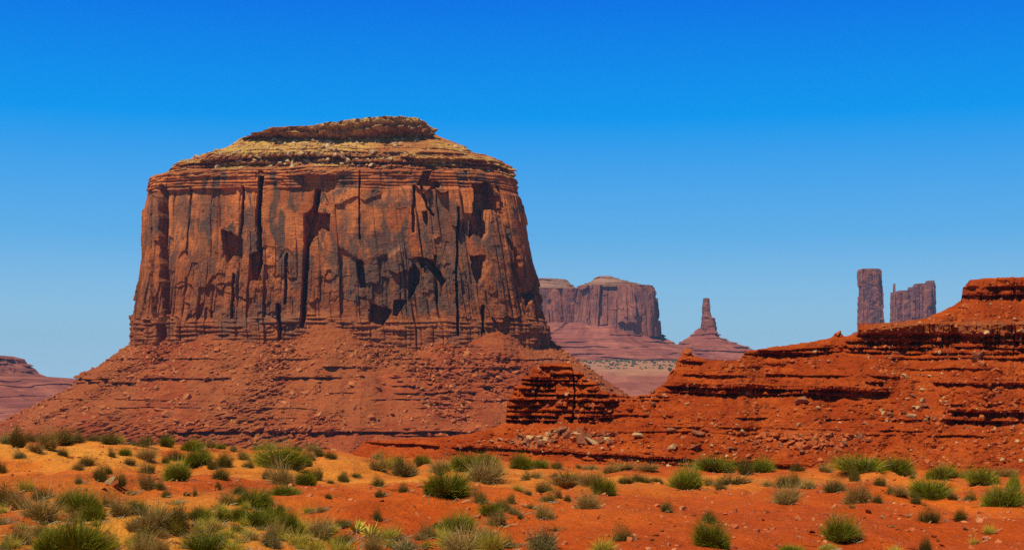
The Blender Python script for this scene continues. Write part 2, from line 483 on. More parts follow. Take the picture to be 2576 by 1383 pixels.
def cliff_off(S, Z, PX, PY, V):
    wx = 1.6 * fbm(PX / 14, PY / 24, 0, 3, 71); wy = 2.6 * fbm(PX / 9, PY / 24, 5, 3, 72)
    qx, qy = PX + wx, PY + wy
    front = V[..., 1] < BY
    calm = np.where(front, np.maximum(poly_inside(qx, qy, [(668, 472), (795, 476), (770, 570), (735, 625), (668, 640)], 8), poly_inside(qx, qy, [(835, 470), (1035, 462), (1030, 600), (985, 640), (905, 660), (845, 620)], 8)), 0)
    low = sstep(600, 780, PY + 50 * fbm(S / 50, 0, 0, 2, 69))
    o = 5.0 * fbm(S / 75, Z / 260, 0, 2, 41)
    o = o + (1 - 0.7 * calm) * (columns(S, Z, 51, 26, 3.8, 5, 55, 170, 0.04, 0.03) + columns(S, Z, 61, 11, 1.4, 1.6, 25, 90, 0.07, 0.08) + columns(S, Z, 64, 4.5, 0.3, 0.4, 10, 40))
    o = o + low * (columns(S, Z, 67, 7.5, 1.6, 2.6, 10, 42, 0.10) + columns(S, Z, 68, 15, 2.0, 3, 18, 60, 0.12))
    # arched scars where slabs have dropped off
    for k in range(14):
        cx = 372 + 940 * rnd(k, 1, 91); cy = 560 + 270 * rnd(k, 2, 91) ** 0.8; hw = 9 + 20 * rnd(k, 3, 91); hh = hw * (1.2 + 1.6 * rnd(k, 4, 91))
        dd = 0.8 + 2.6 * rnd(k, 5, 91)
        ex = (qx - cx) / hw; ey = (qy - cy) / hh
        rr = np.where(ey < 0, np.maximum(np.abs(ex) + 0.75 * np.abs(ey), np.abs(ey) * 1.1), np.maximum(np.abs(ex), ey)) ** 2
        o = o - front * dd * sstep(1.06, 0.90, rr) * np.clip(1 - 0.85 * (ey + 0.6), 0, 1) * (1 - calm)
    bed = sstep(792, 812, PY + 8 * fbm(S / 30, 0, 0, 3, 5))
    beds = 0
    for k, zz in enumerate(np.arange(20, 62, 3.4)):
        th = 1.1 + 0.8 * ((k * 37) % 10) / 10
        beds = beds + ledge(zz + 0.8 * fbm(S / 25, k, 0, 2, 77) - Z, th, 1.1, 0.7) * (0.4 + 0.9 * vnoise(S / 9, k * 3.3, 0, 78))
    o = o * (1 - 0.35 * bed) + bed * (beds * 1.5 + 2.0)
    rim = sstep(161.5, 164, Z + 1.2 * fbm(S / 30, 0, 0, 2, 80))
    o = o * (1 - 0.55 * rim)
    for k, zz in enumerate((164.5, 167.2, 170.0, 172.4, 175.4, 177.8)):
        o = o + rim * ledge(zz + 0.5 * fbm(S / 18, k, 0, 2, 79) - Z, (1.6, .9, 1.3, .8, 1.5, 1.2)[k], 1.3, 1.0) * (0.55 + 0.7 * vnoise(S / 14, k * 2.7, 0, 79))
    fl = fbm(S / 18 + 0.3 * Z / 18, Z / 30, 0, 3, 83)
    o = o + (1 - 0.8 * calm) * (0.15 + 0.35 * low) * np.floor(fl * 3) / 3
    o = o + (0.25 + 0.35 * low) * fbm(S / 5, Z / 6, 0, 4, 87)
    cut = 0
    for pts, hw, dp in LINES:
        cut = np.maximum(cut, 1.35 * dp * line_near(qx, qy, pts, hw))
    for pl, dp in POLYS:
        cut = np.maximum(cut, 1.35 * dp * poly_inside(qx, qy, pl, 1.1))
    return o - np.where(front, cut, 0)
zs = np.linspace(zpy(905, BY), 178.5, 460)
bf = lut(zs, [(10, 124), (35, 119), (60, 114), (110, 110), (150, 106), (164, 103), (179, 100)])
Vc = radial(zs, sil(CL, zs, BY), sil(CR, zs, BY), BY, bf, bf, 4.2, 980, 160, cliff_off, (CL, CR))
pcx, pcy = project(Vc)
nw = 14 * fbm(pcx / 40, pcy / 60, 0, 4, 181); nh = 18 * fbm(pcx / 25, pcy / 50, 3, 4, 182)
var = np.zeros(pcx.shape)
for pl, v in (([(830, 600), (1000, 580), (1040, 660), (1200, 640), (1200, 770), (1000, 790), (900, 780), (830, 720)], .95), ([(690, 640), (765, 640), (765, 720), (700, 730)], .9), ([(610, 520), (660, 520), (655, 650), (612, 640)], .8), ([(910, 490), (1045, 494), (1045, 522), (910, 520)], .8),
              ([(425, 470), (482, 470), (478, 610), (430, 600)], .7), ([(500, 470), (560, 470), (550, 690), (490, 690)], .6), ([(845, 500), (930, 560), (925, 600), (850, 600)], .6), ([(1050, 540), (1110, 480), (1180, 560), (1170, 660), (1060, 640)], .75), ([(1225, 520), (1290, 560), (1300, 700), (1240, 760)], .5), ([(540, 760), (620, 770), (760, 760), (760, 830), (540, 830)], .6), ([(365, 480), (395, 480), (395, 620), (365, 620)], .6)):
    var = np.maximum(var, v * poly_inside(pcx + nw, pcy + nh, pl, 9))
var = np.where(Vc[..., 1] < BY, var, 0.4)
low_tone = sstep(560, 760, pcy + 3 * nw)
Vc2 = close_top(Vc)
ext = lambda q: np.concatenate([q, q[-1:], q[-1:]], 0)
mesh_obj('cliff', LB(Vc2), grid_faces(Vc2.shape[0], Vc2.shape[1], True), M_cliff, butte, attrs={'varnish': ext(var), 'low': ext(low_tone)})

UL = [(480, 372), (472, 374), (464, 384), (450, 402), (435, 432), (405, 480), (395, 500), (375, 560), (350, 600), (340, 626), (330, 640)]
UR = [(480, 1291), (466, 1290), (448, 1284), (440, 1274), (418, 1252), (405, 1203), (385, 1180), (370, 1150), (350, 1100), (338, 1072), (330, 1065)]
def upper_off(S, Z, PX, PY, V):
    o = 5.0 * fbm(S / 45, Z / 30, 0, 3, 101)
    for k, (zz, th, p, q, cov) in enumerate([(179.0, 1.2, 1.4, 1.0, .3), (182.5, 1.6, 1.8, 1.4, .0), (186.5, 2.2, 3.0, 2.2, .2), (190.0, 2.6, 5.2, 4.0, .4), (194.5, 3.4, 6.4, 5.2, .6), (198, 1.8, 2.6, 2.0, .1), (202.5, 1.4, 1.6, 1.2, -.1), (207, 1.2, 1.4, 1.0, -.2), (211, 1.2, 1.2, .8, -.2)]):
        m = sstep(-0.35, 0.15, fbm(S / 30, k * 5.3, 0, 2, 110) + cov)
        blk = vnoise(np.floor(S / 5 + 2 * vnoise(S / 9, k, 0, 114)), k * 3.1, 0, 113)
        o = o + m * ledge(zz + 1.3 * fbm(S / 26, k, 0, 3, 111) - Z, th, p, q) * (0.8 + 0.5 * blk + 0.25 * vnoise(S / 2, k, 0, 115))
    cells = columns(S, Z, 121, 5, 0.8, 1.2, 2, 7)
    return o + cells * 0.5 + 0.9 * fbm(S / 4, Z / 2.4, 0, 4, 117, 0.6)
zs = np.linspace(174, 223, 260)
bfu = lut(zs, [(174, 102), (178, 101), (185, 92), (188, 90), (197, 84), (205, 68), (213, 52), (223, 30)])
Vu = radial(zs, sil(UL, zs, BY), sil(UR, zs, BY), BY, bfu, bfu, 3.6, 900, 140, upper_off, (UL, UR))
pux = project(Vu)[0]
pale = sstep(194, 203, Vu[..., 2] + 9 * fbm(Vu[..., 0] / 22, Vu[..., 2] / 8, 0, 4, 131)) * (1 - 0.75 * sstep(860, 980, pux))
pale = np.maximum(pale, 0.75 * sstep(0.0, 0.5, fbm(Vu[..., 0] / 30, Vu[..., 2] / 5, 0, 3, 132)) * sstep(178, 183, Vu[..., 2]))
pc = np.concatenate([pale, pale[-1:], pale[-1:]], 0)
Vu2 = close_top(Vu)
mesh_obj('ledge_tiers', LB(Vu2), grid_faces(Vu2.shape[0], Vu2.shape[1], True), M_upper, butte, attrs={'pale': pc})

# the cap slab, overhanging at its right end
SY = 1268.0
t = np.linspace(0, 1, 70)
xl = np.full(70, (632 - HX) * SY / F); xr = np.full(70, (1083 - HX) * SY / F)
xl = xl + 3 * (1 - t); xr = xr + np.interp(t, [0, 0.3, 0.6, 1], [-8, -1, 0, -3])
def slab_off(S, Z, PX, PY, V):
    o = np.interp(Z, [0, 0.16, 0.34, 0.5, 0.62, 0.75, 0.95, 1.0], [-15, -13, -3.0, -0.8, -3.4, 0.8, 1.2, 0.0])
    return o + 4.0 * fbm(S / 18, Z * 1.2, 0, 3, 141) + columns(S, Z * 12, 143, 13, 3.2, 5.0, 3, 9) + columns(S, Z * 12, 146, 5, 1.2, 2.0, 2, 6) + 1.5 * fbm(S / 5, Z * 4, 0, 4, 147, .6)
Vs = radial(t, xl, xr, SY, np.full(70, 44.0), np.full(70, 40.0), 3.0, 620, 90, slab_off)
fx = HX + F * Vs[..., 0] / (SY - 20)
ztop = zpy(lut(fx, [(620, 333), (640, 329), (700, 323), (800, 315), (900, 301), (980, 292), (1060, 291.5), (1078, 297), (1090, 308)]), SY - 42)
zbot = zpy(lut(fx, [(620, 337), (700, 340), (830, 346), (900, 350), (1000, 349), (1040, 340), (1085, 334)]) + 7 * fbm(fx / 30, 0 * fx, 0, 3, 145), SY - 42) - 1
Vs[..., 2] = zbot + (ztop - zbot) * Vs[..., 2] + 0.9 * fbm(Vs[..., 0] / 7, Vs[..., 1] / 7, 0, 3, 149)
ps = np.clip(sstep(0.45, 0.95, np.repeat(t[:, None], Vs.shape[1], 1)) * sstep(700, 1000, fx), 0, 1)
Vs2 = close_top(Vs)
mesh_obj('cap_slab', LB(Vs2), grid_faces(Vs2.shape[0], Vs2.shape[1], True), M_slab, butte, attrs={'pale': np.concatenate([ps, ps[-1:], ps[-1:]], 0)})

TL = [(800, 420), (855, 340), (865, 330), (910, 265), (925, 238), (936, 198), (952, 190), (975, 165), (1010, 100), (1040, 40), (1060, 0), (1110, -130), (1150, -220)]
TR = [(800, 1300), (850, 1374), (900, 1440), (940, 1500), (985, 1560), (1010, 1600), (1110, 1760), (1150, 1820)]
def talus_off(S, Z, PX, PY, V):
    o = 3.0 * fbm(S / 60, Z / 90, 0, 3, 161)
    up = sstep(-10, 40, Z)
    for cx, w, h in ((810, 55, 17), (870, 45, 12), (1232, 60, 20), (560, 60, 8), (1010, 50, -6), (700, 40, -4), (430, 45, 6)):
        o = o + up * h * np.exp(-((PX - cx) / w) ** 2)
    gul = np.abs(fbm(S / 34, Z / 150, 0, 3, 163)); o = o + (3.5 - 9 * gul) * sstep(45, 0, Z)
    o = o + 1.5 * fbm(S / 12, Z / 12, 0, 3, 165)
    L = [(20.0, 1.2, 2.0, 1.2, -.1, None), (12.5, 1.4, 2.4, 1.4, -.2, (600, 1300)), (5.0, 2.0, 4.2, 2.4, .35, (150, 1010)), (1.5, 2.2, 4.2, 2.6, .5, (150, 340)), (-7.0, 1.4, 2.4, 1.8, -.1, (560, 1200)),
         (-2.0, 1.8, 3.0, 2.2, 0.0, (980, 1250)), (-13.0, 1.0, 1.6, 1.0, -.2, None), (-19.0, 1.0, 1.6, 1.0, -.2, None), (-26.0, 1.2, 1.8, 1.2, 0, (500, 1150)), (-33.5, 3.6, 5.5, 4.0, .8, (430, 1420)), (-38.5, 1.5, 2.0, 1.6, .3, (400, 1300))]
    for k, (zz, th, p, q, cov, rg) in enumerate(L):
        m = sstep(-0.25, 0.2, fbm(S / 38, k * 5.3, 0, 3, 170) + cov)
        if rg: m = m * sstep(rg[0] - 20, rg[0] + 20, PX) * sstep(rg[1] + 20, rg[1] - 20, PX)
        o = o + m * ledge(zz + 0.7 * fbm(S / 20, k, 0, 3, 171) - Z, th, p, q) * (0.85 + 0.5 * vnoise(S / 5, k, Z / 2, 173))
    rub = sstep(-0.2, 0.5, fbm(S / 45, Z / 40, 0, 3, 177))
    return o + (0.9 + 2.6 * rub) * fbm(S / 4.5, Z / 2.6, 0, 4, 179, 0.6)
zs = np.linspace(-54, zpy(800, BY), 420)
bft = lut(zs, [(-54, 278), (36, 117), (60, 82)])
Vt = radial(zs, sil(TL, zs, BY), sil(TR, zs, BY), BY, bft, bft, 3.0, 1100, 160, talus_off, (TL, TR))
Vt2 = close_top(Vt)
rub_t = ext(sstep(-0.15, 0.45, fbm(Vt[..., 0] / 40 + 0.6 * Vt[..., 2] / 40, Vt[..., 2] / 55, 0, 4, 177)))
mesh_obj('talus_slope', LB(Vt2), grid_faces(Vt2.shape[0], Vt2.shape[1], True), M_talus, butte, attrs={'pale': rub_t})

# ------------------------------------------------------------------ the red ridge in the middle distance
RC = [(700, 1220), (850, 1170), (900, 1128), (920, 1110), (1000, 1108), (1100, 1102), (1200, 1089), (1262, 1070), (1272, 1064), (1276, 1012), (1290, 990), (1294, 972), (1310, 968), (1314, 950), (1330, 946), (1336, 928),
      (1355, 925), (1362, 915), (1436, 914), (1442, 932), (1468, 940), (1474, 955), (1502, 962), (1510, 982), (1545, 990), (1560, 996), (1600, 998), (1636, 992), (1652, 978), (1676, 962), (1684, 940), (1697, 930),
      (1704, 904), (1714, 900), (1716, 884), (1738, 881), (1744, 896), (1780, 906), (1856, 908), (1868, 898), (1872, 886), (1950, 873), (2050, 859), (2092, 850), (2100, 840), (2114, 838), (2124, 847), (2152, 841), (2158, 838), (2161, 815),
      (2250, 812), (2330, 801), (2360, 787), (2400, 769), (2418, 757), (2422, 726), (2440, 704), (2480, 700), (2576, 697), (2800, 690), (3100, 700), (3500, 800), (3900, 1230)]
px_r = np.concatenate([np.linspace(700, 1200, 150, endpoint=False), np.linspace(1200, 2620, 940, endpoint=False), np.linspace(2620, 3900, 70)])
NR = 460
crest = np.minimum(lut(px_r, RC) + 1.2 * fbm(px_r / 9, np.zeros_like(px_r), 0, 3, 201), 1243.0)
tt = np.linspace(0, 1, NR)[:, None]
PYr = np.maximum(1245.0 + (688.0 - 1245.0) * tt, crest[None])
PXr = np.broadcast_to(px_r[None], PYr.shape)
# (py of the band's top at its left and right, thickness, how far it stands out, hollow, left and right limit, how continuous)
RL = [((1104, 1196), 900, 2576, 7, 1.6, 1.6, 900, 2700, .8), ((1128, 1206), 1100, 2576, 6, 1.0, 0.9, 1250, 2100, .1),
      ((1078, 1092), 1280, 2300, 4, .8, .7, 1500, 2560, -.1), ((1064, 1080), 1280, 2300, 3.5, .6, .6, 1560, 2400, -.1),
      ((1040, 1058), 1480, 2576, 4, .9, .9, 1480, 2600, .2), ((1026, 1030), 2300, 2576, 9, 2.0, 2.0, 2390, 2640, .7), ((1046, 1052), 2300, 2576, 8, 1.6, 1.6, 2380, 2640, .6), ((1014, 1012), 1600, 2576, 4, .7, .6, 1700, 2500, -.2),
      ((962, 976), 1680, 2300, 11, 2.4, 2.6, 1672, 2240, .75), ((980, 990), 1680, 2300, 7, 1.6, 1.8, 1660, 2120, .3), ((938, 946), 1700, 2576, 4, .9, .9, 1690, 2350, .1),
      ((904, 906), 1700, 1900, 7, 1.4, 1.4, 1690, 1770, .6), ((918, 926), 1800, 2500, 4, .8, .8, 1830, 2500, -.1), ((955, 962), 2200, 2576, 6, 1.4, 1.3, 2180, 2640, .15),
      ((815, 816), 2160, 2576, 26, 2.6, 2.8, 2158, 2900, .95), ((850, 852), 2050, 2576, 8, 2.0, 1.8, 2130, 2900, .5), ((866, 868), 2000, 2576, 7, 1.8, 1.6, 2060, 2800, .5), ((880, 884), 2000, 2576, 6, 1.3, 1.3, 1860, 2800, .2), ((892, 898), 2000, 2576, 5, 1.2, 1.0, 2200, 2800, .2),
      ((704, 700), 2430, 2576, 20, 2.4, 2.0, 2415, 3200, .95), ((732, 733), 2430, 2576, 10, 1.8, 2.4, 2420, 3200, .9), ((886, 886), 1860, 1960, 6, 1.2, 1.4, 1860, 2040, .7), ((874, 874), 1860, 2060, 5, 1.2, 1.2, 1865, 2100, .5)]
KB = len(RL)
for k, y in enumerate((917, 932, 944, 957, 971, 984, 997, 1012, 1026, 1038, 1052)):
    RL.append(((y, y + 5), 1280, 1560, 4.5 + (k * 7) % 5, 1.6 + 0.35 * ((k * 5) % 4), 1.8 + 0.5 * ((k * 3) % 4), 1262, 1545 if y > 960 else 1500, (.8, .35, .6, .25)[k % 4]))
for k, y in enumerate((966, 990, 1000)):
    RL.append(((y, y + 2), 1450, 1640, 6, 1.0, 1.1, 1480, 1680, .3))
band = np.zeros_like(PYr); steep = np.zeros_like(PYr)
for k, ((ya, yb), xa, xb, th, p, q, lo, hi, cov) in enumerate(RL):
    yt = ya + (yb - ya) * (PXr - xa) / (xb - xa) + 2.6 * fbm(PXr / 75, k * 3.1, 0, 2, 221)
    m = sstep(-0.3, 0.15, fbm(PXr / (70 if k < KB else 30), k * 7.7, 0, 3, 223) + cov - 0.12) * sstep(lo - 12, lo + 12, PXr) * sstep(hi + 25, hi - 25, PXr)
    d = PYr - yt
    blocky = 0.85 + 0.32 * vnoise(np.floor(PXr / (6 + (k * 5) % 9) + 3 * vnoise(PXr / 20, k, 0, 225)), k, 0, 226) + 0.08 * vnoise(PXr / 4, PYr / 4, k, 227)
    band = band + 0.72 * m * ledge(d, th, p, q) * blocky
    steep = np.maximum(steep, m * sstep(-1, 1, d) * sstep(1.5 * th, 1.2 * th, d))
ker = np.exp(-(np.arange(-130, 131) / 48.0) ** 2); ker /= ker.sum()
steep = np.stack([np.convolve(np.pad(q, 130, mode='edge'), ker, mode='valid') for q in steep])
lump = fbm(PXr / 130, PYr / 90, 0, 3, 231)
Yd = np.zeros_like(PYr)
Yd[0] = lut(px_r, [(700, 300), (1000, 275), (1280, 262), (1700, 245), (2576, 235), (3900, 260)])
blockzone = sstep(1262, 1285, px_r) * sstep(1560, 1500, px_r)
for i in range(1, NR):
    py0 = PYr[i - 1]
    c = 1.75 - 1.5 * steep[i - 1] - 1.0 * blockzone * sstep(1066, 1050, py0) + 0.5 * lump[i - 1]
    c = np.clip(c, 0.15, 2.6)
    Yd[i] = Yd[i - 1] + c * (PYr[i - 1] - PYr[i]) * Yd[i - 1] / (F - c * (HY - py0))
zr = (HY - PYr) * Yd / F
gul = 1.3 * fbm(PXr / 60, PYr / 120, 0, 3, 233)
fan_ = -band + gul + 0.34 * fbm(PXr / 16, PYr / 9, 0, 4, 235, 0.55) - 0.5 * np.maximum(0, fbm(PXr / 22 - PYr / 60, PYr / 16, 0, 4, 236, 0.6)) + 0.8 * lump
fan_ = fan_ + 1.8 * line_near(PXr + 2 * fbm(PXr / 8, PYr / 8, 0, 2, 238), PYr, [(1442, 930), (1446, 1000), (1440, 1062)], 2.2) + 1.4 * line_near(PXr + 2 * fbm(PXr / 8, PYr / 8, 0, 2, 239), PYr, [(1352, 950), (1348, 1010)], 3)
fade = sstep(0, 14, PYr - crest[None])
Yd = Yd + fan_ * (0.35 + 0.65 * fade)
Vr = np.stack([(PXr - HX) * Yd / F, Yd, (HY - PYr) * Yd / F], -1)
backs = []
for dY, dz in ((1.5, 0.15), (5, -0.2), (14, -2.0), (35, -12), (60, -26), (90, -50)):
    b = Vr[-1].copy(); b[:, 1] += dY; b[:, 0] *= b[:, 1] / Vr[-1][:, 1]; b[:, 2] += dz
    backs.append(b[None])
Vr2 = np.concatenate([Vr] + backs, 0)
pale_r = 0.6 * sstep(2150, 2250, PXr) * poly_inside(PXr, PYr, [(2158, 812), (2900, 800), (2900, 850), (2160, 842)], 6)
pale_r = np.concatenate([pale_r] + [pale_r[-1:]] * 6, 0)
base_r = Vector(((2000 - HX) * 245 / F, 245, -19.0))
ridge = thing('red_ridge', base_r, 'dark red ledgy rock ridge rising to the right in front of the butte', 'ridge')
mesh_obj('ridge_slope', Vr2 - np.array(base_r), grid_faces(*Vr2.shape[:2]), M_ridge, ridge, attrs={'pale': pale_r})

# ------------------------------------------------------------------ far formations
def far_cliff(seed, w, amp):
    def f(S, Z, PX, PY, V):
        return (amp * 1.6 * fbm(S / (5 * w), Z / 400, 0, 2, seed) + columns(S, Z, seed + 1, w, amp * 1.0, amp * 3.0, 200, 600, 0.05, 0.03) + columns(S, Z, seed + 5, w * 0.36, amp * 0.3, amp * 0.6, 30, 110)
                + amp * 0.09 * fbm(S / 14, Z / 22, 0, 3, seed + 9))
    return f
def far_talus(seed, levels, k=1.0):
    def f(S, Z, PX, PY, V):
        o = 10 * k * fbm(S / 150, Z / 150, 0, 3, seed) - 16 * k * np.abs(fbm(S / 70, Z / 250, 0, 3, seed + 1))
        for j, zz in enumerate(levels):
            m = sstep(-0.25, 0.35, fbm(S / 120, j * 3.7, 0, 3, seed + 2) + 0.12)
            o = o + m * ledge(zz + 4 * fbm(S / 90, j, 0, 3, seed + 3) - Z, 4 * k, 8 * k, 5 * k)
        return o + 2.2 * k * fbm(S / 12, Z / 8, 0, 3, seed + 4)
    return f
def add_part(name, V, mat, parent, top=True, attrs=None):
    if top: V = close_top(V)
    return mesh_obj(name, V - np.array(parent.location), grid_faces(V.shape[0], V.shape[1], True), mat, parent, attrs=attrs)

MY = 4600.0
mesa = thing('far_mesa', ((1480 - HX) * MY / F, MY, 40), 'hazy purple flat-topped mesa beside the right foot of the great butte', 'mesa')
zs = np.linspace(zpy(850, MY), zpy(724, MY), 150)
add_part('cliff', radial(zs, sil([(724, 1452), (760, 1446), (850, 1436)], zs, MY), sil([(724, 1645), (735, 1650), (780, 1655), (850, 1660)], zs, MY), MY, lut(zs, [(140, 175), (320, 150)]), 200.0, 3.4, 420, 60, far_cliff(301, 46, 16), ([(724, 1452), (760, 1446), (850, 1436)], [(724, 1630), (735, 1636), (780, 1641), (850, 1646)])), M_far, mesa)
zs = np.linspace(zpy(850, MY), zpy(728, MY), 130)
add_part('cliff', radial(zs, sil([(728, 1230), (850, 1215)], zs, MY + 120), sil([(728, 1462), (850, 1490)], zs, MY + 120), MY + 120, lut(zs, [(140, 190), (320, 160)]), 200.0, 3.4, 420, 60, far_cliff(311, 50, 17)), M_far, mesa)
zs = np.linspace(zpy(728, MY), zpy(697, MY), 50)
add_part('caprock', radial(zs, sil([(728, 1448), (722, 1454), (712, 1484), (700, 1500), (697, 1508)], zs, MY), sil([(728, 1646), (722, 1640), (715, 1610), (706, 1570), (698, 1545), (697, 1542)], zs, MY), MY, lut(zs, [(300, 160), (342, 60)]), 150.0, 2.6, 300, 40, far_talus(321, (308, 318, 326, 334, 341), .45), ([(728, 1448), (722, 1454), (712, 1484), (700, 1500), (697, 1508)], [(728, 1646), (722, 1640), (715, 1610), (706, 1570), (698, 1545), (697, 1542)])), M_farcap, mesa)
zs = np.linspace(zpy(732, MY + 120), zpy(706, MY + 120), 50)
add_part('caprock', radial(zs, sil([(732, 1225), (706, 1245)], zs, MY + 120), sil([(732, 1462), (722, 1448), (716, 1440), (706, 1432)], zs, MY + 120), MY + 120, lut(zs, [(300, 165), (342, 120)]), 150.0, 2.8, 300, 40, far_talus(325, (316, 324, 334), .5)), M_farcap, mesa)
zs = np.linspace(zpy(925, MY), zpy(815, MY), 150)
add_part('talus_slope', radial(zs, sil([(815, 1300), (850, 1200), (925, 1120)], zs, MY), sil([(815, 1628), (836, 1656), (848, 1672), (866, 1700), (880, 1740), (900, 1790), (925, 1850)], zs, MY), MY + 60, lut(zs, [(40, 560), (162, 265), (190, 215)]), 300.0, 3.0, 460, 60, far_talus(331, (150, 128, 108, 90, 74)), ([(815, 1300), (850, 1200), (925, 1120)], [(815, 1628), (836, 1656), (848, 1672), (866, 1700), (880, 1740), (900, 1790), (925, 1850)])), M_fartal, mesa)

SPY = 4700.0
spire = thing('rock_spire', ((1785 - HX) * SPY / F, SPY, 60), 'slim hazy rock spire on a low stepped cone, right of the far mesa', 'rock spire')
zs = np.linspace(zpy(846, SPY), zpy(750, SPY), 110)
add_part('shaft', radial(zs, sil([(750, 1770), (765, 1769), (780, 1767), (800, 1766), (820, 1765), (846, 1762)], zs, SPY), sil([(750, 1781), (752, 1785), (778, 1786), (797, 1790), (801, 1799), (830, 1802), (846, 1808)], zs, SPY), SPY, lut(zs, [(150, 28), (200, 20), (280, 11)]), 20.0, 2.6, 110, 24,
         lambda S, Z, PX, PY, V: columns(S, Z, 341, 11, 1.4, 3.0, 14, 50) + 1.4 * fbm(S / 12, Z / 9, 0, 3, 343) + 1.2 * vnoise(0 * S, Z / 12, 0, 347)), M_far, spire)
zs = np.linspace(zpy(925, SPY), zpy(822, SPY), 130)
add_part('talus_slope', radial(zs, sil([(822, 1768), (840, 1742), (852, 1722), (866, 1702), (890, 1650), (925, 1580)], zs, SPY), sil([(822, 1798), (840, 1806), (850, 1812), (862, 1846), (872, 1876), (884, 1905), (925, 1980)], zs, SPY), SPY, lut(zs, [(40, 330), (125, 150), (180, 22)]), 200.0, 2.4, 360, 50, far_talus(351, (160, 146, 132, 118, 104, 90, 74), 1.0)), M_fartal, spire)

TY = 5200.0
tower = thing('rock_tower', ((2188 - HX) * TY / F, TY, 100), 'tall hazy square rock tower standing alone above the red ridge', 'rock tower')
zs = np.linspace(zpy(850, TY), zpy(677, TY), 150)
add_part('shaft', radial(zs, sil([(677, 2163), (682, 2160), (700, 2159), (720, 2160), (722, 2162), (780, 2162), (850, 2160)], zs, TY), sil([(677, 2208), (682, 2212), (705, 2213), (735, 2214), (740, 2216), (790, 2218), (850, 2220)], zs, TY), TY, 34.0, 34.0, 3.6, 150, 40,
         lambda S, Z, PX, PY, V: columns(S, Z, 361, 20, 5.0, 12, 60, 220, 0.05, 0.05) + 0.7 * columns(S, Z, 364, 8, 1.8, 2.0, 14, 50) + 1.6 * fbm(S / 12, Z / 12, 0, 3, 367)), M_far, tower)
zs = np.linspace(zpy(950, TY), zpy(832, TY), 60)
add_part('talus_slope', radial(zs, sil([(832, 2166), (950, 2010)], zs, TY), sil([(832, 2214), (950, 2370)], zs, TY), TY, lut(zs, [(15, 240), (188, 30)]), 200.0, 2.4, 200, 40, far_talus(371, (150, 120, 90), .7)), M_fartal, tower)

castle = thing('rock_castle', ((2298 - HX) * TY / F, TY, 100), 'row of hazy rock pillars fused like a ruined castle, right of the lone tower', 'rock pillars')
def pillar(xa, xb, ytop, y, depth, seed):
    zs = np.linspace(zpy(850, TY), zpy(ytop, TY), 110)
    n = len(zs); tt_ = np.linspace(0, 1, n)
    xl = np.full(n, (xa - HX) * TY / F) + 3 * tt_ ** 6; xr = np.full(n, (xb - HX) * TY / F) - 3 * tt_ ** 6
    return radial(zs, xl, xr, y, depth, depth, 3.0, 90, 24, lambda S, Z, PX, PY, V: columns(S, Z, seed, 12, 3.0, 7, 40, 140, 0.05, 0.1) + 1.3 * fbm(S / 10, Z / 10, 0, 3, seed + 3))
vs, fs, o_ = [], [], 0
for a in ((2243, 2268, 735, TY, 28, 381), (2246, 2253, 714, TY - 4, 6, 384), (2258, 2292, 731, TY + 8, 30, 387), (2284, 2312, 723, TY - 4, 34, 390), (2300, 2332, 714, TY + 4, 34, 393), (2318, 2340, 718, TY - 10, 30, 396), (2328, 2351, 707, TY, 30, 399), (2344, 2352, 712, TY + 4, 14, 402)):
    V = close_top(pillar(*a))
    vs.append(V.reshape(-1, 3)); fs.append(grid_faces(V.shape[0], V.shape[1], True) + o_); o_ += V.shape[0] * V.shape[1]
mesh_obj('pillar_wall', np.concatenate(vs) - np.array(castle.location), np.concatenate(fs), M_far, castle)
zs = np.linspace(zpy(950, TY), zpy(832, TY), 60)
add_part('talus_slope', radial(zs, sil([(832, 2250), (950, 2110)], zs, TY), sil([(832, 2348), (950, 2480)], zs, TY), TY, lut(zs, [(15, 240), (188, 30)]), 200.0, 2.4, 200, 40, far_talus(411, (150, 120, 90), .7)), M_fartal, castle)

LY = 3100.0
lmesa = thing('stepped_mesa', ((-120 - HX) * LY / F, LY, -10), 'low purple stepped mesa at the left edge behind the slope of the butte', 'mesa')
zs = np.linspace(zpy(1045, LY), zpy(893, LY), 230)
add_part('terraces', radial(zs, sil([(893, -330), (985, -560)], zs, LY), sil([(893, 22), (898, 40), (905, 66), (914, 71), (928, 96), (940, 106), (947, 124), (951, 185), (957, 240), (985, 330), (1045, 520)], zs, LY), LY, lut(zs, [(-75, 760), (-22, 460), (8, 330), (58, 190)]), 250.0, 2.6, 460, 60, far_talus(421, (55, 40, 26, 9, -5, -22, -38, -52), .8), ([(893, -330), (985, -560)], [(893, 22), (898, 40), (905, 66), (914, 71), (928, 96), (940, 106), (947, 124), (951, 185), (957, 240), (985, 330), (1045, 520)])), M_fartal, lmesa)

# ------------------------------------------------------------------ rocks
def rock_proto(seed, flat):
    r = random.Random(seed)
    bm = bmesh.new()
    for _ in range(r.randint(11, 18)):
        v = Vector((r.gauss(0, 1), r.gauss(0, 1), r.gauss(0, 1))).normalized()
        m = max(abs(v.x), abs(v.y), abs(v.z))
        v = v.lerp(v / m, 0.72) * r.uniform(0.75, 1.0)
        bm.verts.new((v.x * 0.5, v.y * 0.5 * r.uniform(.8, 1), v.z * 0.5 * flat))
    bmesh.ops.convex_hull(bm, input=bm.verts)
    for v in [v for v in bm.verts if not v.link_faces]: bm.verts.remove(v)
    bmesh.ops.bevel(bm, geom=list(bm.edges), offset=0.018, segments=1, affect='EDGES')
    bmesh.ops.triangulate(bm, faces=bm.faces)
    bm.verts.index_update()
    V = np.array([v.co[:] for v in bm.verts]); T = np.array([[v.index for v in f.verts] for f in bm.faces])
    bm.free()
    return V, T
PROTO = [rock_proto(500 + k, (0.95, 0.8, 0.6, 0.45, 0.7, 0.35)[k % 6]) for k in range(12)]
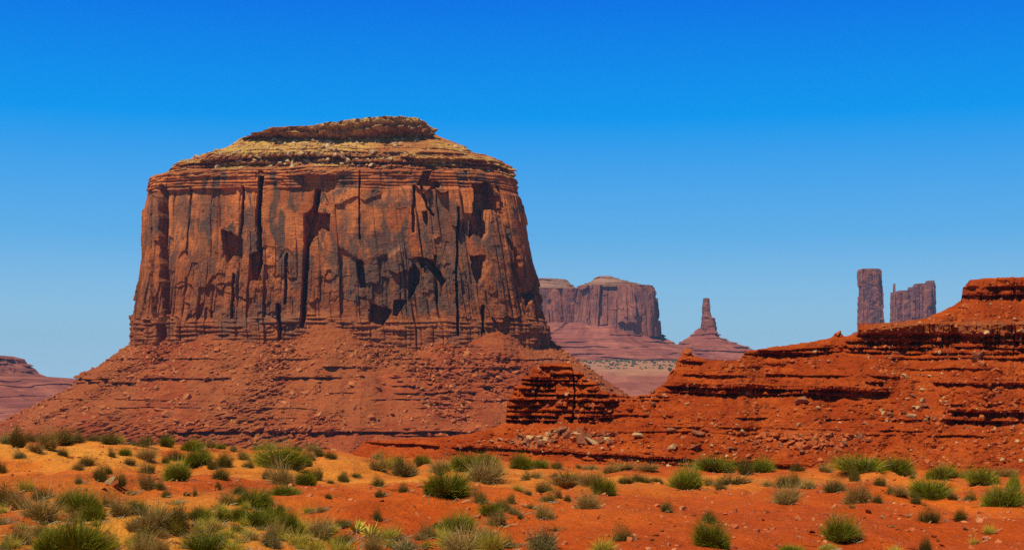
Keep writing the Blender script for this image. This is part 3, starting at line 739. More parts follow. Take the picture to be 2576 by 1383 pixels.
def rotm(rz, tx, ty):
    cz, sz, cx, sx, cy, sy = math.cos(rz), math.sin(rz), math.cos(tx), math.sin(tx), math.cos(ty), math.sin(ty)
    return np.array([[cz, -sz, 0], [sz, cz, 0], [0, 0, 1]]) @ np.array([[1, 0, 0], [0, cx, -sx], [0, sx, cx]]) @ np.array([[cy, 0, sy], [0, 1, 0], [-sy, 0, cy]])
def scatter(name, pts, sizes, mat, label, cat):
    vs, fs, o = [], [], 0
    for p, s in zip(pts, sizes):
        V, T = PROTO[rng.integers(len(PROTO))]
        R = rotm(rng.uniform(0, 6.28), rng.normal(0, .3), rng.normal(0, .3))
        vs.append((V * s * rng.uniform(.7, 1.3, 3)) @ R.T + p); fs.append(T + o); o += len(V)
    ob = mesh_obj(name, np.concatenate(vs), np.concatenate(fs), mat)
    tag(ob, label, cat, kind='stuff')
    return ob
ROCK_MESH = {}
def rock_mesh(k, mat):
    if (k, mat.name) not in ROCK_MESH:
        o = mesh_obj('boulder', PROTO[k][0], PROTO[k][1], mat)
        ROCK_MESH[(k, mat.name)] = o.data
        bpy.data.objects.remove(o)
    return ROCK_MESH[(k, mat.name)]
ROCKS = []       # (object, px, py, size in picture units, tone, where)
def boulder(p, size, mat, tone, where, name='boulder', squash=None):
    k = random.randrange(len(PROTO))
    o = bpy.data.objects.new(name, rock_mesh(k, mat))
    C.objects.link(o)
    o.location = p
    s = squash or (random.uniform(.85, 1.25), random.uniform(.8, 1.1), random.uniform(.7, 1.05))
    o.scale = [size * q for q in s]
    o.rotation_euler = (random.gauss(0, .25), random.gauss(0, .25), random.uniform(0, 6.28))
    px, py = HX + F * p[0] / p[1], HY - F * p[2] / p[1]
    ROCKS.append([o, px, py, size * F / p[1], tone, where])
    return o

pxt, pyt = project(Vt)
def on_talus(px, py):
    d = (pxt - px) ** 2 + (pyt - py) ** 2 + (Vt[..., 1] > BY) * 1e9
    i = np.unravel_index(np.argmin(d), d.shape)
    return Vt[i]
def on_ridge(px, py):
    j = int(np.argmin(np.abs(px_r - px)))
    i = int(np.argmin(np.abs(PYr[:, j] - py)))
    return Vr[i, j]
BT = [(395, 922, 26), (425, 1042, 30), (380, 1008, 30), (400, 1030, 22), (330, 950, 26), (470, 1000, 20), (668, 905, 22), (520, 950, 16), (545, 880, 18), (565, 885, 14), (250, 1040, 16), (205, 1062, 16), (160, 1050, 14),
      (280, 1050, 18), (430, 1010, 14), (460, 960, 16), (500, 930, 14), (620, 925, 14), (590, 955, 14), (1232, 925, 22), (1205, 890, 14), (1175, 935, 14), (1150, 985, 14), (905, 945, 16), (890, 965, 20), (965, 965, 12), (1005, 960, 16),
      (935, 1050, 18), (985, 1040, 16), (870, 1068, 16), (1010, 1060, 18), (1120, 1000, 20), (1180, 1010, 16), (1080, 1010, 16), (1255, 950, 16), (1300, 935, 18), (1130, 940, 12), (800, 960, 14), (770, 990, 16), (735, 1000, 12), (700, 1020, 12), (560, 1010, 14), (480, 1065, 14), (520, 1070, 16)]
for (x, y, s) in BT:
    boulder(on_talus(x, y), s * 0.46, M_boulder, 'orange', 'talus')
for _ in range(48):
    x = random.choice((random.uniform(150, 620), random.uniform(850, 1280)))
    y = random.uniform(890, 1075)
    if x < 300 and y < 1120 - 0.5 * x: continue
    p = on_talus(x, y)
    boulder(p, random.uniform(3.2, 7.0), M_boulder, 'orange', 'talus')
pts, sz = [], []
for _ in range(9500):
    j = rng.integers(40, 1060); i = rng.integers(10, 320)
    p = Vt[i, j]
    if vnoise(p[0] / 50, p[2] / 30, 0, 601) < -0.15 + 0.9 * rng.random() - 0.55: continue
    pts.append(p); sz.append(1.1 + 4.0 * rng.random() ** 4)
scatter('talus_rubble', pts, sz, M_boulder, 'orange rubble strewn over the talus slope of the great butte', 'rubble')
# yellow blocks on the top tiers
pxu, pyu = project(Vu)
pts, sz = [], []
for _ in range(1100):
    j = int(np.clip(rng.normal(390, 150), 120, 800)); i = rng.integers(40, 235)
    pts.append(Vu[i, j]); sz.append(1.1 + 6.0 * rng.random() ** 5)
scatter('summit_rubble', pts, sz, M_tan, 'pale yellow broken blocks lying below the cap slab of the great butte', 'rubble')

RT = [(2018, 1010, 26, 'dark', 'slope'), (2458, 905, 28, 'dark', 'slope'), (2470, 918, 18, 'red', 'slope'), (2108, 842, 20, 'red', 'crest'), (2275, 948, 16, 'tan', 'slope'), (2612, 860, 20, 'tan', 'slope'), (2345, 875, 14, 'tan', 'slope'),
      (1728, 890, 24, 'red', 'crest'), (2480, 838, 14, 'tan', 'slope'), (2570, 835, 16, 'tan', 'slope'), (2545, 842, 14, 'tan', 'slope'), (1606, 1098, 20, 'tan', 'slope'), (1692, 1128, 20, 'tan', 'slope'), (1690, 1085, 22, 'dark', 'slope'), (1755, 1092, 22, 'dark', 'slope'), (1835, 1086, 14, 'red', 'slope'), (1752, 1126, 22, 'dark', 'slope'),
      (1840, 1130, 16, 'dark', 'slope'), (2390, 1045, 12, 'red', 'slope'), (2330, 1050, 14, 'red', 'slope'), (2290, 1048, 14, 'tan', 'slope'), (1490, 1116, 34, 'tan', 'pile'), (1468, 1112, 30, 'dark', 'pile'), (1416, 1082, 22, 'dark', 'pile'), (1430, 1098, 22, 'dark', 'pile')]
for q in range(78):
    x = random.uniform(1300, 1535); y = 1090 + 26 * random.random() + 8 * math.sin(x / 40)
    RT.append((x, y, random.uniform(9, 20), random.choice(('tan', 'dark', 'dark', 'red')), 'pile'))
for q in range(10):
    RT.append((1236 + 9 * q + random.uniform(-4, 4), 1110 + random.uniform(-5, 4), random.uniform(8, 14), random.choice(('tan', 'tan', 'red')), 'shelf'))
for q in range(74):
    x = random.gauss(2030, 75); y = 1095 + abs(random.gauss(0, 1)) * 20
    if y > 1145 or x < 1830 or x > 2190: continue
    RT.append((x, y, random.uniform(8, 19), random.choice(('red', 'red', 'red', 'dark')), 'heap'))
for q in range(22):
    RT.append((random.uniform(2240, 2400), random.uniform(985, 1062), random.uniform(7, 13), random.choice(('red', 'tan', 'dark')), 'slope'))
for q in range(24):
    RT.append((random.uniform(1560, 2560), random.uniform(925, 1120), random.uniform(6, 11), random.choice(('red', 'tan', 'dark')), 'slope'))
MT = {'dark': M_brown, 'red': M_redstone, 'tan': M_tan}
for (x, y, s, tone, where) in RT:
    p = on_ridge(x, y)
    boulder(p + np.array([0, -0.2, s * p[1] / F * 0.2]), (1.0 if where == 'crest' else 1.5) * s * p[1] / F, MT[tone], tone, where)
pts, sz = [], []
for _ in range(9500):
    j = rng.integers(120, 1080); i = rng.integers(60, 440)
    if PYr[i, j] < crest[j] + 2: continue
    if fbm(PXr[i, j] / 80, PYr[i, j] / 50, 0, 3, 611) < rng.uniform(-0.7, 0.35): continue
    pts.append(Vr[i, j]); sz.append(0.2 + 1.1 * rng.random() ** 4)
for q in range(700):
    x = random.uniform(1295, 1545) if q % 2 else float(np.clip(random.gauss(2030, 85), 1820, 2220))
    y = (1080 + 50 * random.random()) if q % 2 else 1088 + abs(random.gauss(0, 1)) * 26
    if y < 1150: pts.insert(0, on_ridge(x, y)); sz.insert(0, 0.35 + 0.7 * random.random() ** 2)
half = len(pts) * 7 // 8
scatter('ridge_rubble', pts[:half], sz[:half], M_redstone, 'dark red rubble strewn over the ledges of the red ridge', 'rubble')
scatter('pale_rubble', pts[half:], [s * .8 for s in sz[half:]], M_tan, 'small pale stones sprinkled over the red ridge', 'rubble')

# ------------------------------------------------------------------ stones on the sand
FS = [(2042, 1340, 22, 'red'), (2185, 1290, 24, 'tan'), (2220, 1303, 20, 'tan'), (2430, 1333, 26, 'tan'), (2318, 1332, 12, 'tan'), (2325, 1271, 18, 'red'), (2230, 1322, 10, 'tan'), (2250, 1325, 10, 'tan'), (2262, 1321, 10, 'tan'), (2240, 1327, 12, 'tan'), (2257, 1332, 12, 'tan'),
      (2300, 1274, 10, 'red'), (1998, 1260, 14, 'tan'), (1650, 1346, 24, 'red'), (1640, 1358, 18, 'red'), (1665, 1336, 18, 'red'), (1319, 1340, 13, 'red'), (1697, 1324, 12, 'red'), (1558, 1306, 12, 'red'), (1125, 1266, 14, 'tan'), (1042, 1276, 12, 'red'), (276, 1215, 40, 'tan'), (290, 1224, 40, 'red'),
      (262, 1232, 20, 'red'), (310, 1240, 16, 'red'), (1800, 1240, 12, 'red'), (1760, 1232, 12, 'tan'), (1705, 1233, 11, 'tan'), (1480, 1257, 10, 'red'), (960, 1262, 14, 'red'), (2350, 1350, 16, 'red'), (2370, 1374, 18, 'red'), (2360, 1362, 14, 'red'), (1920, 1310, 14, 'red'), (1930, 1290, 12, 'red'),
      (2100, 1350, 9, 'red'), (2240, 1265, 9, 'tan'), (1890, 1262, 8, 'red'), (1505, 1305, 9, 'red'), (1400, 1300, 9, 'red'), (850, 1288, 8, 'tan'), (410, 1262, 8, 'red')]
for (x, y, s, tone) in FS:
    X, Y, Z = ground_hit(x, y)
    sz_ = s * Y / F
    flat = (1.2, .8, .5) if s < 30 else (1.3, .7, .6)
    boulder(np.array([X, Y, Z + 0.12 * sz_]), sz_, MT[tone], tone, 'sand', 'stone', flat)
pts, sz = [], []
for _ in range(14000):
    yv = 15 + 50 * rng.random() ** 1.3; xv = rng.uniform(-0.40, 0.40) * yv
    if fbm(xv / 5, yv / 5, 0, 3, 621) < rng.uniform(-0.8, 0.5): continue
    pts.append(np.array([xv, yv, float(ground_z(xv, yv))])); sz.append(0.024 + 0.17 * rng.random() ** 6)
scatter('pebbles', pts, sz, M_pebble, 'small red pebbles scattered over the orange sand', 'pebbles')

# ------------------------------------------------------------------ shrubs
def leaf_mat(name, cols):
    t = NT(name)
    r = t.new('ShaderNodeValToRGB')
    el = r.color_ramp.elements
    while len(el) < len(cols): el.new(0.5)
    for k, (e, c) in enumerate(zip(el, cols)):
        e.position = k / (len(cols) - 1); e.color = (*c, 1)
    t.link(t.attr('tint'), r.inputs[0])
    t.b.inputs['Roughness'].default_value = 0.7
    return t.done(r.outputs[0])
LM = {'green': leaf_mat('green_foliage', [(0.035, 0.048, 0.003), (0.085, 0.105, 0.004), (0.22, 0.22, 0.010), (0.46, 0.38, 0.03)]),
      'olive': leaf_mat('olive_foliage', [(0.04, 0.038, 0.005), (0.085, 0.076, 0.010), (0.16, 0.125, 0.020), (0.30, 0.19, 0.035)]),
      'dry': leaf_mat('dry_foliage', [(0.10, 0.055, 0.011), (0.22, 0.125, 0.026), (0.36, 0.23, 0.052), (0.52, 0.36, 0.10)]),
      'yellow': leaf_mat('yellow_foliage', [(0.18, 0.16, 0.012), (0.36, 0.29, 0.022), (0.54, 0.42, 0.045), (0.66, 0.52, 0.09)]),
      'sage': leaf_mat('sage_foliage', [(0.06, 0.060, 0.014), (0.12, 0.11, 0.028), (0.21, 0.175, 0.048), (0.34, 0.26, 0.08)])}
M_stem = leaf_mat('dry_stems', [(0.10, 0.06, 0.03), (0.22, 0.15, 0.07), (0.40, 0.30, 0.15), (0.5, 0.4, 0.2)])

def blades(r, n, spread, h, curve, w, base_r, up=0.15, jitter=0.25, tint=(0.1, 0.9), dome=True):
    """n narrow blades springing from a tuft of unit size; 3 segments each"""
    ang = r.uniform(0, 2 * math.pi, n)
    el = np.arccos(np.clip(r.uniform(math.cos(spread), 1, n), 0, 1))
    L = h * (1 - jitter * r.random(n)) * (np.where(dome, 1.0, 1.0)) * (0.8 + 0.2 * np.cos(el))
    br = base_r * np.sqrt(r.random(n)); ba = ang + r.normal(0, .6, n)
    p0 = np.stack([br * np.cos(ba), br * np.sin(ba), np.zeros(n)], -1)
    d = np.stack([np.sin(el) * np.cos(ang), np.sin(el) * np.sin(ang), np.cos(el) + up], -1)
    d /= np.linalg.norm(d, axis=1, keepdims=True)
    bend = r.normal(0, curve, (n, 3)); bend[:, 2] -= curve * 0.8
    side = np.cross(d, r.normal(0, 1, (n, 3))); side /= np.linalg.norm(side, axis=1, keepdims=True) + 1e-9
    vs = []
    for t, ww in ((0, 1.0), (0.4, 1.0), (0.75, 0.8), (1.0, 0.15)):
        c = p0 + d * (L * t)[:, None] + bend * (L * t * t)[:, None]
        vs += [c - side * (w * ww / 2), c + side * (w * ww / 2)]
    V = np.stack(vs, 1)
    V[..., 2] = np.maximum(V[..., 2], -0.02)
    b = np.arange(n)[:, None, None] * 8
    T = np.array([[0, 1, 3, 2], [2, 3, 5, 4], [4, 5, 7, 6]])[None] + b
    ti = np.clip(r.uniform(tint[0], tint[1], n)[:, None] + np.zeros((1, 8)), 0, 1)
    return V.reshape(-1, 3), T.reshape(-1, 4), ti.ravel()
def leaves(r, n, rx, rz, size, clumps, tint=(0.1, 0.9)):
    """small leaf faces gathered in clumps through a low dome"""
    ca = r.uniform(0, 6.28, clumps); ce = np.arccos(r.random(clumps)); cr_ = r.uniform(.55, 1, clumps)
    cc = np.stack([rx * cr_ * np.sin(ce) * np.cos(ca), rx * cr_ * np.sin(ce) * np.sin(ca), rz * cr_ * np.cos(ce)], -1)
    k = r.integers(0, clumps, n)
    p = cc[k] + r.normal(0, 0.11, (n, 3)) * np.array([1, 1, .9])
    p[:, 2] = np.abs(p[:, 2])
    u_ = r.normal(0, 1, (n, 3)); u_[:, 2] += 0.9; u_ /= np.linalg.norm(u_, axis=1, keepdims=True)
    v_ = np.cross(u_, r.normal(0, 1, (n, 3))); v_ /= np.linalg.norm(v_, axis=1, keepdims=True) + 1e-9
    s = (size * r.uniform(.6, 1.3, n))[:, None]
    V = np.stack([p - v_ * s * .22, p + u_ * s * .5 - v_ * s * .2, p + u_ * s, p + u_ * s * .5 + v_ * s * .2], 1)
    T = np.arange(n * 4).reshape(n, 4)
    ct = r.uniform(tint[0], tint[1], clumps)
    ti = np.clip(ct[k] + r.normal(0, .13, n), 0, 1)
    return V.reshape(-1, 3), T, np.repeat(ti, 4)
def join(parts):
    vs, fs, ts, o = [], [], [], 0
    for V, T, t_ in parts:
        vs.append(V); fs.append(T + o); ts.append(t_); o += len(V)
    return np.concatenate(vs), np.concatenate(fs), np.concatenate(ts)
LAST = [1.0, 1.0]
def data_of(name, parts, mat, norm=None):
    V, T, ti = join(parts)
    if norm is None:
        norm = (2.0 * np.percentile(np.hypot(V[:, 0], V[:, 1]), 80), np.percentile(V[:, 2], 97))
    V = V / np.array([norm[0], norm[0], norm[1]])
    LAST[:] = norm
    o = mesh_obj(name, V, T, mat, attrs={'tint': ti})
    d = o.data; bpy.data.objects.remove(o)
    return d
def lopsided(r, maker, k=3):
    """a shrub of several uneven tufts grown together"""
    out = []
    for q in range(k):
        V, T, ti = maker(1.0 / k)
        f = 1.0 if q == 0 else r.uniform(.45, .85)
        a, d_ = r.uniform(0, 6.28), (0 if q == 0 else r.uniform(.18, .42))
        V = V * np.array([f * r.uniform(.8, 1.15), f * r.uniform(.8, 1.15), f])
        V = V + V[:, 2:3] * np.array([[r.normal(0, .18), r.normal(0, .18), 0]]) + np.array([d_ * math.cos(a), d_ * math.sin(a), 0])
        out.append((V, T, np.clip(ti + r.normal(0, .08), 0, 1)))
    return join(out)
# unit shrubs: about 1 wide, 1 high
SHRUB = {}
for v in range(4):
    r = np.random.default_rng(900 + v)
    stems_ = lambda n, sp: [blades(r, n, sp, .92, .18, .010, .14, .05, .6, (.2, 1))]
    SHRUB['green', v] = (data_of('foliage', [lopsided(r, lambda q: join([blades(r, int(6000 * q), 1.3, .80, .15, .0065, .24, .08, .6, (.15, .9)), blades(r, int(2400 * q), 1.45, .55, .2, .009, .22, .05, .5, (0, .45)), leaves(r, int(3000 * q), .36, .62, .035, 40, (.1, .85))]))], LM['green']), data_of('stems', stems_(60, 1.1), M_stem, tuple(LAST)))
    SHRUB['olive', v] = (data_of('foliage', [lopsided(r, lambda q: join([leaves(r, int(3600 * q), .40, .70, .045, 30), blades(r, int(1500 * q), 1.2, .85, .16, .0075, .14, .1, .65)]), 4)], LM['olive']), data_of('stems', stems_(90, 1.2), M_stem, tuple(LAST)))
    SHRUB['dry', v] = (data_of('foliage', [lopsided(r, lambda q: join([blades(r, int(3400 * q), 1.25, .78, .28, .0065, .20, .1, .65), leaves(r, int(1000 * q), .40, .6, .04, 22)]), 3)], LM['dry']), data_of('stems', stems_(80, 1.3), M_stem, tuple(LAST)))
    SHRUB['yellow', v] = (data_of('foliage', [lopsided(r, lambda q: blades(r, int(2000 * q), 1.1, .95, .34, .009, .18, .2, .6), 3)], LM['yellow']), data_of('stems', stems_(50, 1.2), M_stem, tuple(LAST)))
    SHRUB['sage', v] = (data_of('foliage', [lopsided(r, lambda q: join([leaves(r, int(3600 * q), .44, .62, .042, 28), blades(r, int(1600 * q), 1.3, .72, .2, .0075, .18, .1, .65)]), 4)], LM['sage']), data_of('stems', stems_(100, 1.3), M_stem, tuple(LAST)))
    SHRUB['yucca', v] = (data_of('foliage', [blades(r, 70, 1.35, .78, .10, .06, .05, .15, .25, (.2, .95))], LM['yellow']), None)

def conv(ox, k, rows):
    oy = 1014 if k > .25 else 1051
    return [(ox + x * k, oy + y * k, w * k, h * k, t_) for (x, y, w, h, t_) in rows]
PLANTS = conv(0, .24, [(60, 180, 130, 110, 'S'), (190, 310, 170, 230, 'O'), (330, 195, 110, 110, 'O'), (400, 170, 110, 90, 'S'), (480, 330, 170, 200, 'D'), (650, 280, 250, 170, 'O'), (800, 260, 150, 120, 'O'), (370, 350, 140, 100, 'D'), (215, 420, 110, 80, 'S'), (670, 400, 100, 90, 'O'), (20, 570, 170, 140, 'O'),
    (40, 250, 90, 70, 'D'), (985, 215, 140, 70, 'S'), (1170, 270, 200, 120, 'O'), (1260, 230, 100, 80, 'Y'), (1380, 265, 90, 60, 'S'), (1530, 300, 190, 110, 'O'), (1740, 300, 130, 110, 'G'), (1180, 410, 90, 100, 'O'), (1310, 395, 110, 80, 'G'), (1550, 435, 200, 130, 'D'), (1730, 475, 80, 90, 'O'), (1810, 440, 120, 130, 'S'), (1895, 440, 60, 90, 'O'),
    (1375, 495, 110, 85, 'O'), (930, 495, 160, 110, 'O'), (820, 545, 110, 70, 'D'), (1055, 660, 170, 180, 'O'), (1140, 590, 80, 90, 'O'), (1240, 710, 130, 140, 'O'), (820, 690, 80, 90, 'O'), (1540, 570, 160, 110, 'O'), (1850, 650, 240, 180, 'G'), (1540, 740, 170, 170, 'D'), (1670, 750, 110, 110, 'O'), (1745, 830, 80, 100, 'O'), (1380, 800, 90, 50, 'D'),
    (80, 920, 260, 230, 'O'), (260, 760, 150, 110, 'Y'), (200, 950, 220, 150, 'D'), (450, 1090, 330, 260, 'D'), (460, 850, 220, 130, 'O'), (720, 980, 270, 220, 'G'), (880, 1010, 280, 230, 'G'), (980, 1060, 190, 150, 'G'), (20, 1000, 100, 90, 'Y'), (20, 1120, 90, 80, 'D'), (1120, 930, 140, 130, 'D'), (1260, 1030, 200, 190, 'D'), (1450, 1010, 150, 140, 'G'), (1590, 1160, 330, 230, 'D'),
    (1390, 1180, 120, 110, 'D'), (1850, 1170, 200, 240, 'O'), (820, 1090, 200, 130, 'D'), (220, 1320, 190, 200, 'D'), (430, 1200, 140, 80, 'Y'), (600, 1420, 380, 260, 'G'), (820, 1440, 480, 330, 'G'), (1010, 1420, 260, 200, 'G'), (1480, 1340, 220, 200, 'O'), (1700, 1240, 80, 90, 'S')])
PLANTS += conv(415, .24, [(350, 500, 230, 170, 'G'), (270, 340, 200, 110, 'G'), (500, 535, 130, 110, 'O'), (650, 510, 190, 150, 'O'), (820, 440, 100, 110, 'D'), (860, 520, 110, 90, 'O'), (590, 320, 90, 50, 'G'), (470, 310, 140, 80, 'D'), (715, 345, 110, 60, 'S'), (965, 335, 70, 60, 'O'), (1080, 330, 150, 70, 'D'), (1200, 520, 380, 220, 'G'), (1400, 540, 110, 110, 'D'),
    (1480, 500, 110, 90, 'G'), (1510, 440, 110, 110, 'D'), (1630, 405, 110, 80, 'O'), (1750, 430, 130, 90, 'O'), (1570, 350, 150, 80, 'D'), (1390, 340, 110, 60, 'O'), (1075, 640, 110, 100, 'O'), (1230, 700, 230, 200, 'D'), (1270, 800, 270, 100, 'G'), (1470, 705, 190, 150, 'G'), (1590, 650, 140, 130, 'O'), (1740, 685, 80, 50, 'O'), (1850, 670, 120, 100, 'O'), (555, 745, 70, 90, 'O'),
    (610, 640, 190, 120, 'O'), (235, 815, 70, 50, 'O'), (315, 820, 60, 100, 'O'), (765, 800, 150, 120, 'O'), (650, 910, 150, 130, 'D'), (920, 930, 290, 170, 'G'), (1105, 910, 90, 130, 'O'), (1215, 970, 80, 80, 'O'), (1720, 840, 80, 60, 'O'), (110, 1170, 220, 250, 'O'), (280, 1060, 200, 130, 'O'), (370, 1070, 150, 130, 'G'), (470, 1050, 120, 90, 'Y'), (620, 1080, 160, 110, 'G'), (780, 1080, 180, 150, 'G'),
    (960, 1130, 260, 180, 'G'), (1160, 1110, 220, 190, 'G'), (1300, 1220, 200, 220, 'G'), (770, 1200, 160, 120, 'O'), (1090, 1350, 200, 180, 'S'), (1180, 1250, 200, 150, 'D'), (1400, 1200, 200, 140, 'Y'), (1590, 1230, 260, 180, 'D'), (1720, 1180, 150, 110, 'O'), (1860, 1140, 130, 90, 'O'), (450, 1430, 430, 220, 'G'), (380, 1290, 240, 150, 'D'), (1880, 1330, 180, 130, 'O'), (550, 1180, 160, 90, 'D'), (1380, 1330, 200, 130, 'Y')])
PLANTS += conv(830, .24, [(490, 430, 120, 70, 'D'), (490, 550, 180, 130, 'D'), (600, 530, 180, 120, 'Y'), (800, 620, 260, 200, 'O'), (950, 490, 180, 100, 'G'), (700, 500, 120, 90, 'G'), (1180, 580, 230, 140, 'D'), (1420, 530, 250, 130, 'G'), (1640, 490, 220, 110, 'G'), (1600, 670, 300, 170, 'D'), (1760, 590, 100, 130, 'Y'), (1210, 820, 380, 250, 'G'), (1600, 890, 170, 180, 'O'), (1890, 890, 110, 100, 'O'),
    (1700, 1010, 220, 120, 'G'), (1780, 960, 150, 120, 'O'), (1740, 1110, 190, 130, 'D'), (500, 720, 120, 120, 'O'), (500, 830, 90, 90, 'O'), (575, 820, 30, 60, 'O'), (770, 770, 100, 100, 'O'), (510, 1080, 110, 130, 'O'), (130, 670, 130, 90, 'O'), (265, 620, 100, 60, 'O'), (290, 1190, 200, 140, 'K'), (430, 1260, 200, 180, 'K'), (150, 1150, 130, 90, 'O'), (1330, 1190, 310, 170, 'G'), (1000, 1260, 190, 160, 'S'),
    (1120, 1150, 110, 60, 'O'), (1230, 1340, 180, 160, 'Y'), (1400, 1390, 400, 190, 'D'), (1650, 1330, 230, 160, 'D'), (1850, 1360, 170, 140, 'S'), (800, 1400, 280, 120, 'S'), (150, 1340, 150, 120, 'S'), (620, 1350, 120, 80, 'Y'), (120, 1400, 250, 110, 'Y')])
PLANTS += conv(1199, .2684, [(80, 600, 170, 110, 'G'), (100, 750, 250, 180, 'D'), (420, 610, 200, 130, 'G'), (600, 600, 140, 70, 'G'), (760, 610, 130, 70, 'O'), (960, 610, 60, 40, 'O'), (1080, 615, 160, 40, 'D'), (1390, 620, 180, 60, 'D'), (1590, 625, 180, 60, 'D'), (1270, 650, 130, 90, 'D'), (460, 720, 70, 90, 'O'), (550, 700, 110, 60, 'D'), (730, 690, 60, 40, 'O'), (850, 790, 300, 130, 'D'), (860, 730, 200, 70, 'G'),
    (640, 830, 180, 100, 'O'), (1070, 770, 200, 120, 'D'), (1190, 860, 200, 150, 'G'), (770, 890, 60, 90, 'D'), (1400, 745, 130, 70, 'O'), (1540, 740, 200, 80, 'O'), (1700, 740, 110, 50, 'O'), (2000, 810, 270, 210, 'G'), (2230, 640, 330, 130, 'G'), (2500, 670, 160, 140, 'O'), (2170, 760, 90, 60, 'D'), (2400, 760, 300, 100, 'O'), (2290, 810, 90, 60, 'O'), (380, 820, 100, 60, 'Y'), (485, 860, 70, 60, 'O'),
    (660, 920, 140, 90, 'O'), (500, 985, 80, 50, 'O'), (860, 920, 70, 70, 'O'), (340, 1030, 110, 70, 'D'), (630, 1080, 150, 130, 'D'), (410, 1080, 70, 50, 'O'), (1050, 980, 200, 140, 'D'), (1780, 1020, 110, 100, 'O'), (1370, 1290, 180, 150, 'O'), (745, 1200, 60, 50, 'O'), (2200, 1120, 140, 120, 'O'), (2200, 1340, 270, 220, 'G'), (1190, 1395, 200, 120, 'Y'), (600, 1350, 320, 190, 'S'), (150, 1395, 250, 210, 'Y')])
PLANTS += conv(1885, .2684, [(120, 640, 170, 110, 'G'), (460, 635, 130, 70, 'O'), (710, 640, 120, 70, 'D'), (1050, 640, 400, 130, 'G'), (1380, 650, 260, 130, 'G'), (1520, 665, 90, 70, 'D'), (990, 730, 90, 150, 'O'), (1210, 770, 110, 90, 'O'), (1530, 710, 60, 50, 'O'), (1800, 705, 250, 120, 'G'), (2020, 700, 90, 70, 'D'), (2190, 760, 230, 140, 'G'), (2390, 690, 200, 80, 'D'), (2480, 820, 110, 150, 'G'), (2400, 960, 320, 180, 'G'),
    (330, 790, 200, 110, 'O'), (420, 790, 120, 140, 'O'), (540, 800, 130, 100, 'D'), (175, 780, 90, 60, 'D'), (770, 830, 210, 110, 'O'), (365, 940, 230, 170, 'D'), (1000, 940, 200, 190, 'D'), (1110, 900, 80, 80, 'O'), (1190, 930, 90, 80, 'O'), (1330, 850, 70, 80, 'O'), (1430, 870, 160, 90, 'D'), (1700, 870, 330, 150, 'G'), (1550, 940, 90, 90, 'O'), (1910, 900, 90, 70, 'O'), (2070, 910, 100, 90, 'O'),
    (1690, 1110, 170, 150, 'O'), (2000, 1100, 120, 120, 'O'), (860, 1290, 270, 210, 'G'), (950, 1270, 180, 110, 'D'), (960, 980, 60, 30, 'D'), (1640, 1395, 110, 150, 'O'), (2100, 1320, 80, 60, 'Y'), (2250, 1220, 90, 80, 'Y'), (410, 1400, 200, 70, 'G'), (740, 1370, 130, 60, 'Y'), (1360, 1395, 110, 50, 'Y'), (1500, 1070, 60, 20, 'O')])
for q in range(150):
    x = random.uniform(-10, 1330); y = random.uniform(1265, 1395)
    if 850 < x < 1060 and y < 1350: continue
    if x > 1080 and y < 1350: continue
    w = random.uniform(18, 42) * (0.7 + (y - 1265) / 260)
    PLANTS.append((x, y, w, w * random.uniform(.55, .85), random.choice('YYYDDS')))
KIND = {'G': ('green', 'green_shrub', 'green shrub'), 'O': ('olive', 'olive_shrub', 'olive shrub'), 'D': ('dry', 'dry_shrub', 'dry tan shrub'), 'Y': ('yellow', 'grass_tuft', 'yellow grass'), 'S': ('sage', 'sagebrush', 'grey-green sagebrush'), 'K': ('yucca', 'yucca', 'spiky yellow yucca')}
PL = []
for n_, (x, y, w, h, t_) in enumerate(PLANTS):
    key, name, words_ = KIND[t_]
    fol, stem = SHRUB[key, n_ % 4]
    X, Y, Z = ground_hit(x, y)
    k = Y / F
    if w >= 55 and stem is not None:
        o = bpy.data.objects.new(name, None); C.objects.link(o)
        a = bpy.data.objects.new('foliage', fol); C.objects.link(a); a.parent = o
        b = bpy.data.objects.new('stems', stem); C.objects.link(b); b.parent = o
    else:
        o = bpy.data.objects.new(name, fol); C.objects.link(o)
    o.location = (X, Y, Z - 0.02)
    o.rotation_euler = (random.gauss(0, .13), random.gauss(0, .13), random.uniform(0, 6.28))
    g = 0.86 if t_ == 'G' else 0.94
    o.scale = (w * k * 0.95, w * k * 0.95, h * k * g)
    PL.append([o, x, y, w, words_])

# dry litter lying round the plants
lit_v = []
for o, x, y, w, _ in PL:
    rad = w * o.location.y / F * 0.5
    for q in range(int(5 + rad * 34)):
        a, d_ = random.uniform(0, 6.28), rad * random.uniform(.5, 2.0)
        px_, py_ = o.location.x + d_ * math.cos(a), o.location.y + d_ * math.sin(a)
        L_, b_ = random.uniform(.04, .24), random.uniform(0, 3.14)
        dx, dy, wx_, wy_ = L_ * math.cos(b_), L_ * math.sin(b_), -.007 * math.sin(b_), .007 * math.cos(b_)
        lit_v.append((px_, py_, dx, dy, wx_, wy_, random.uniform(.01, .06)))
lit = np.array(lit_v)
z_a = ground_z(lit[:, 0], lit[:, 1]) + 0.012
z_b = ground_z(lit[:, 0] + lit[:, 2], lit[:, 1] + lit[:, 3]) + 0.012 + lit[:, 6]
lv = np.stack([np.stack([lit[:, 0] - lit[:, 4], lit[:, 1] - lit[:, 5], z_a], -1), np.stack([lit[:, 0] + lit[:, 4], lit[:, 1] + lit[:, 5], z_a + .012], -1),
               np.stack([lit[:, 0] + lit[:, 2] + lit[:, 4], lit[:, 1] + lit[:, 3] + lit[:, 5], z_b + .012], -1), np.stack([lit[:, 0] + lit[:, 2] - lit[:, 4], lit[:, 1] + lit[:, 3] - lit[:, 5], z_b], -1)], 1)
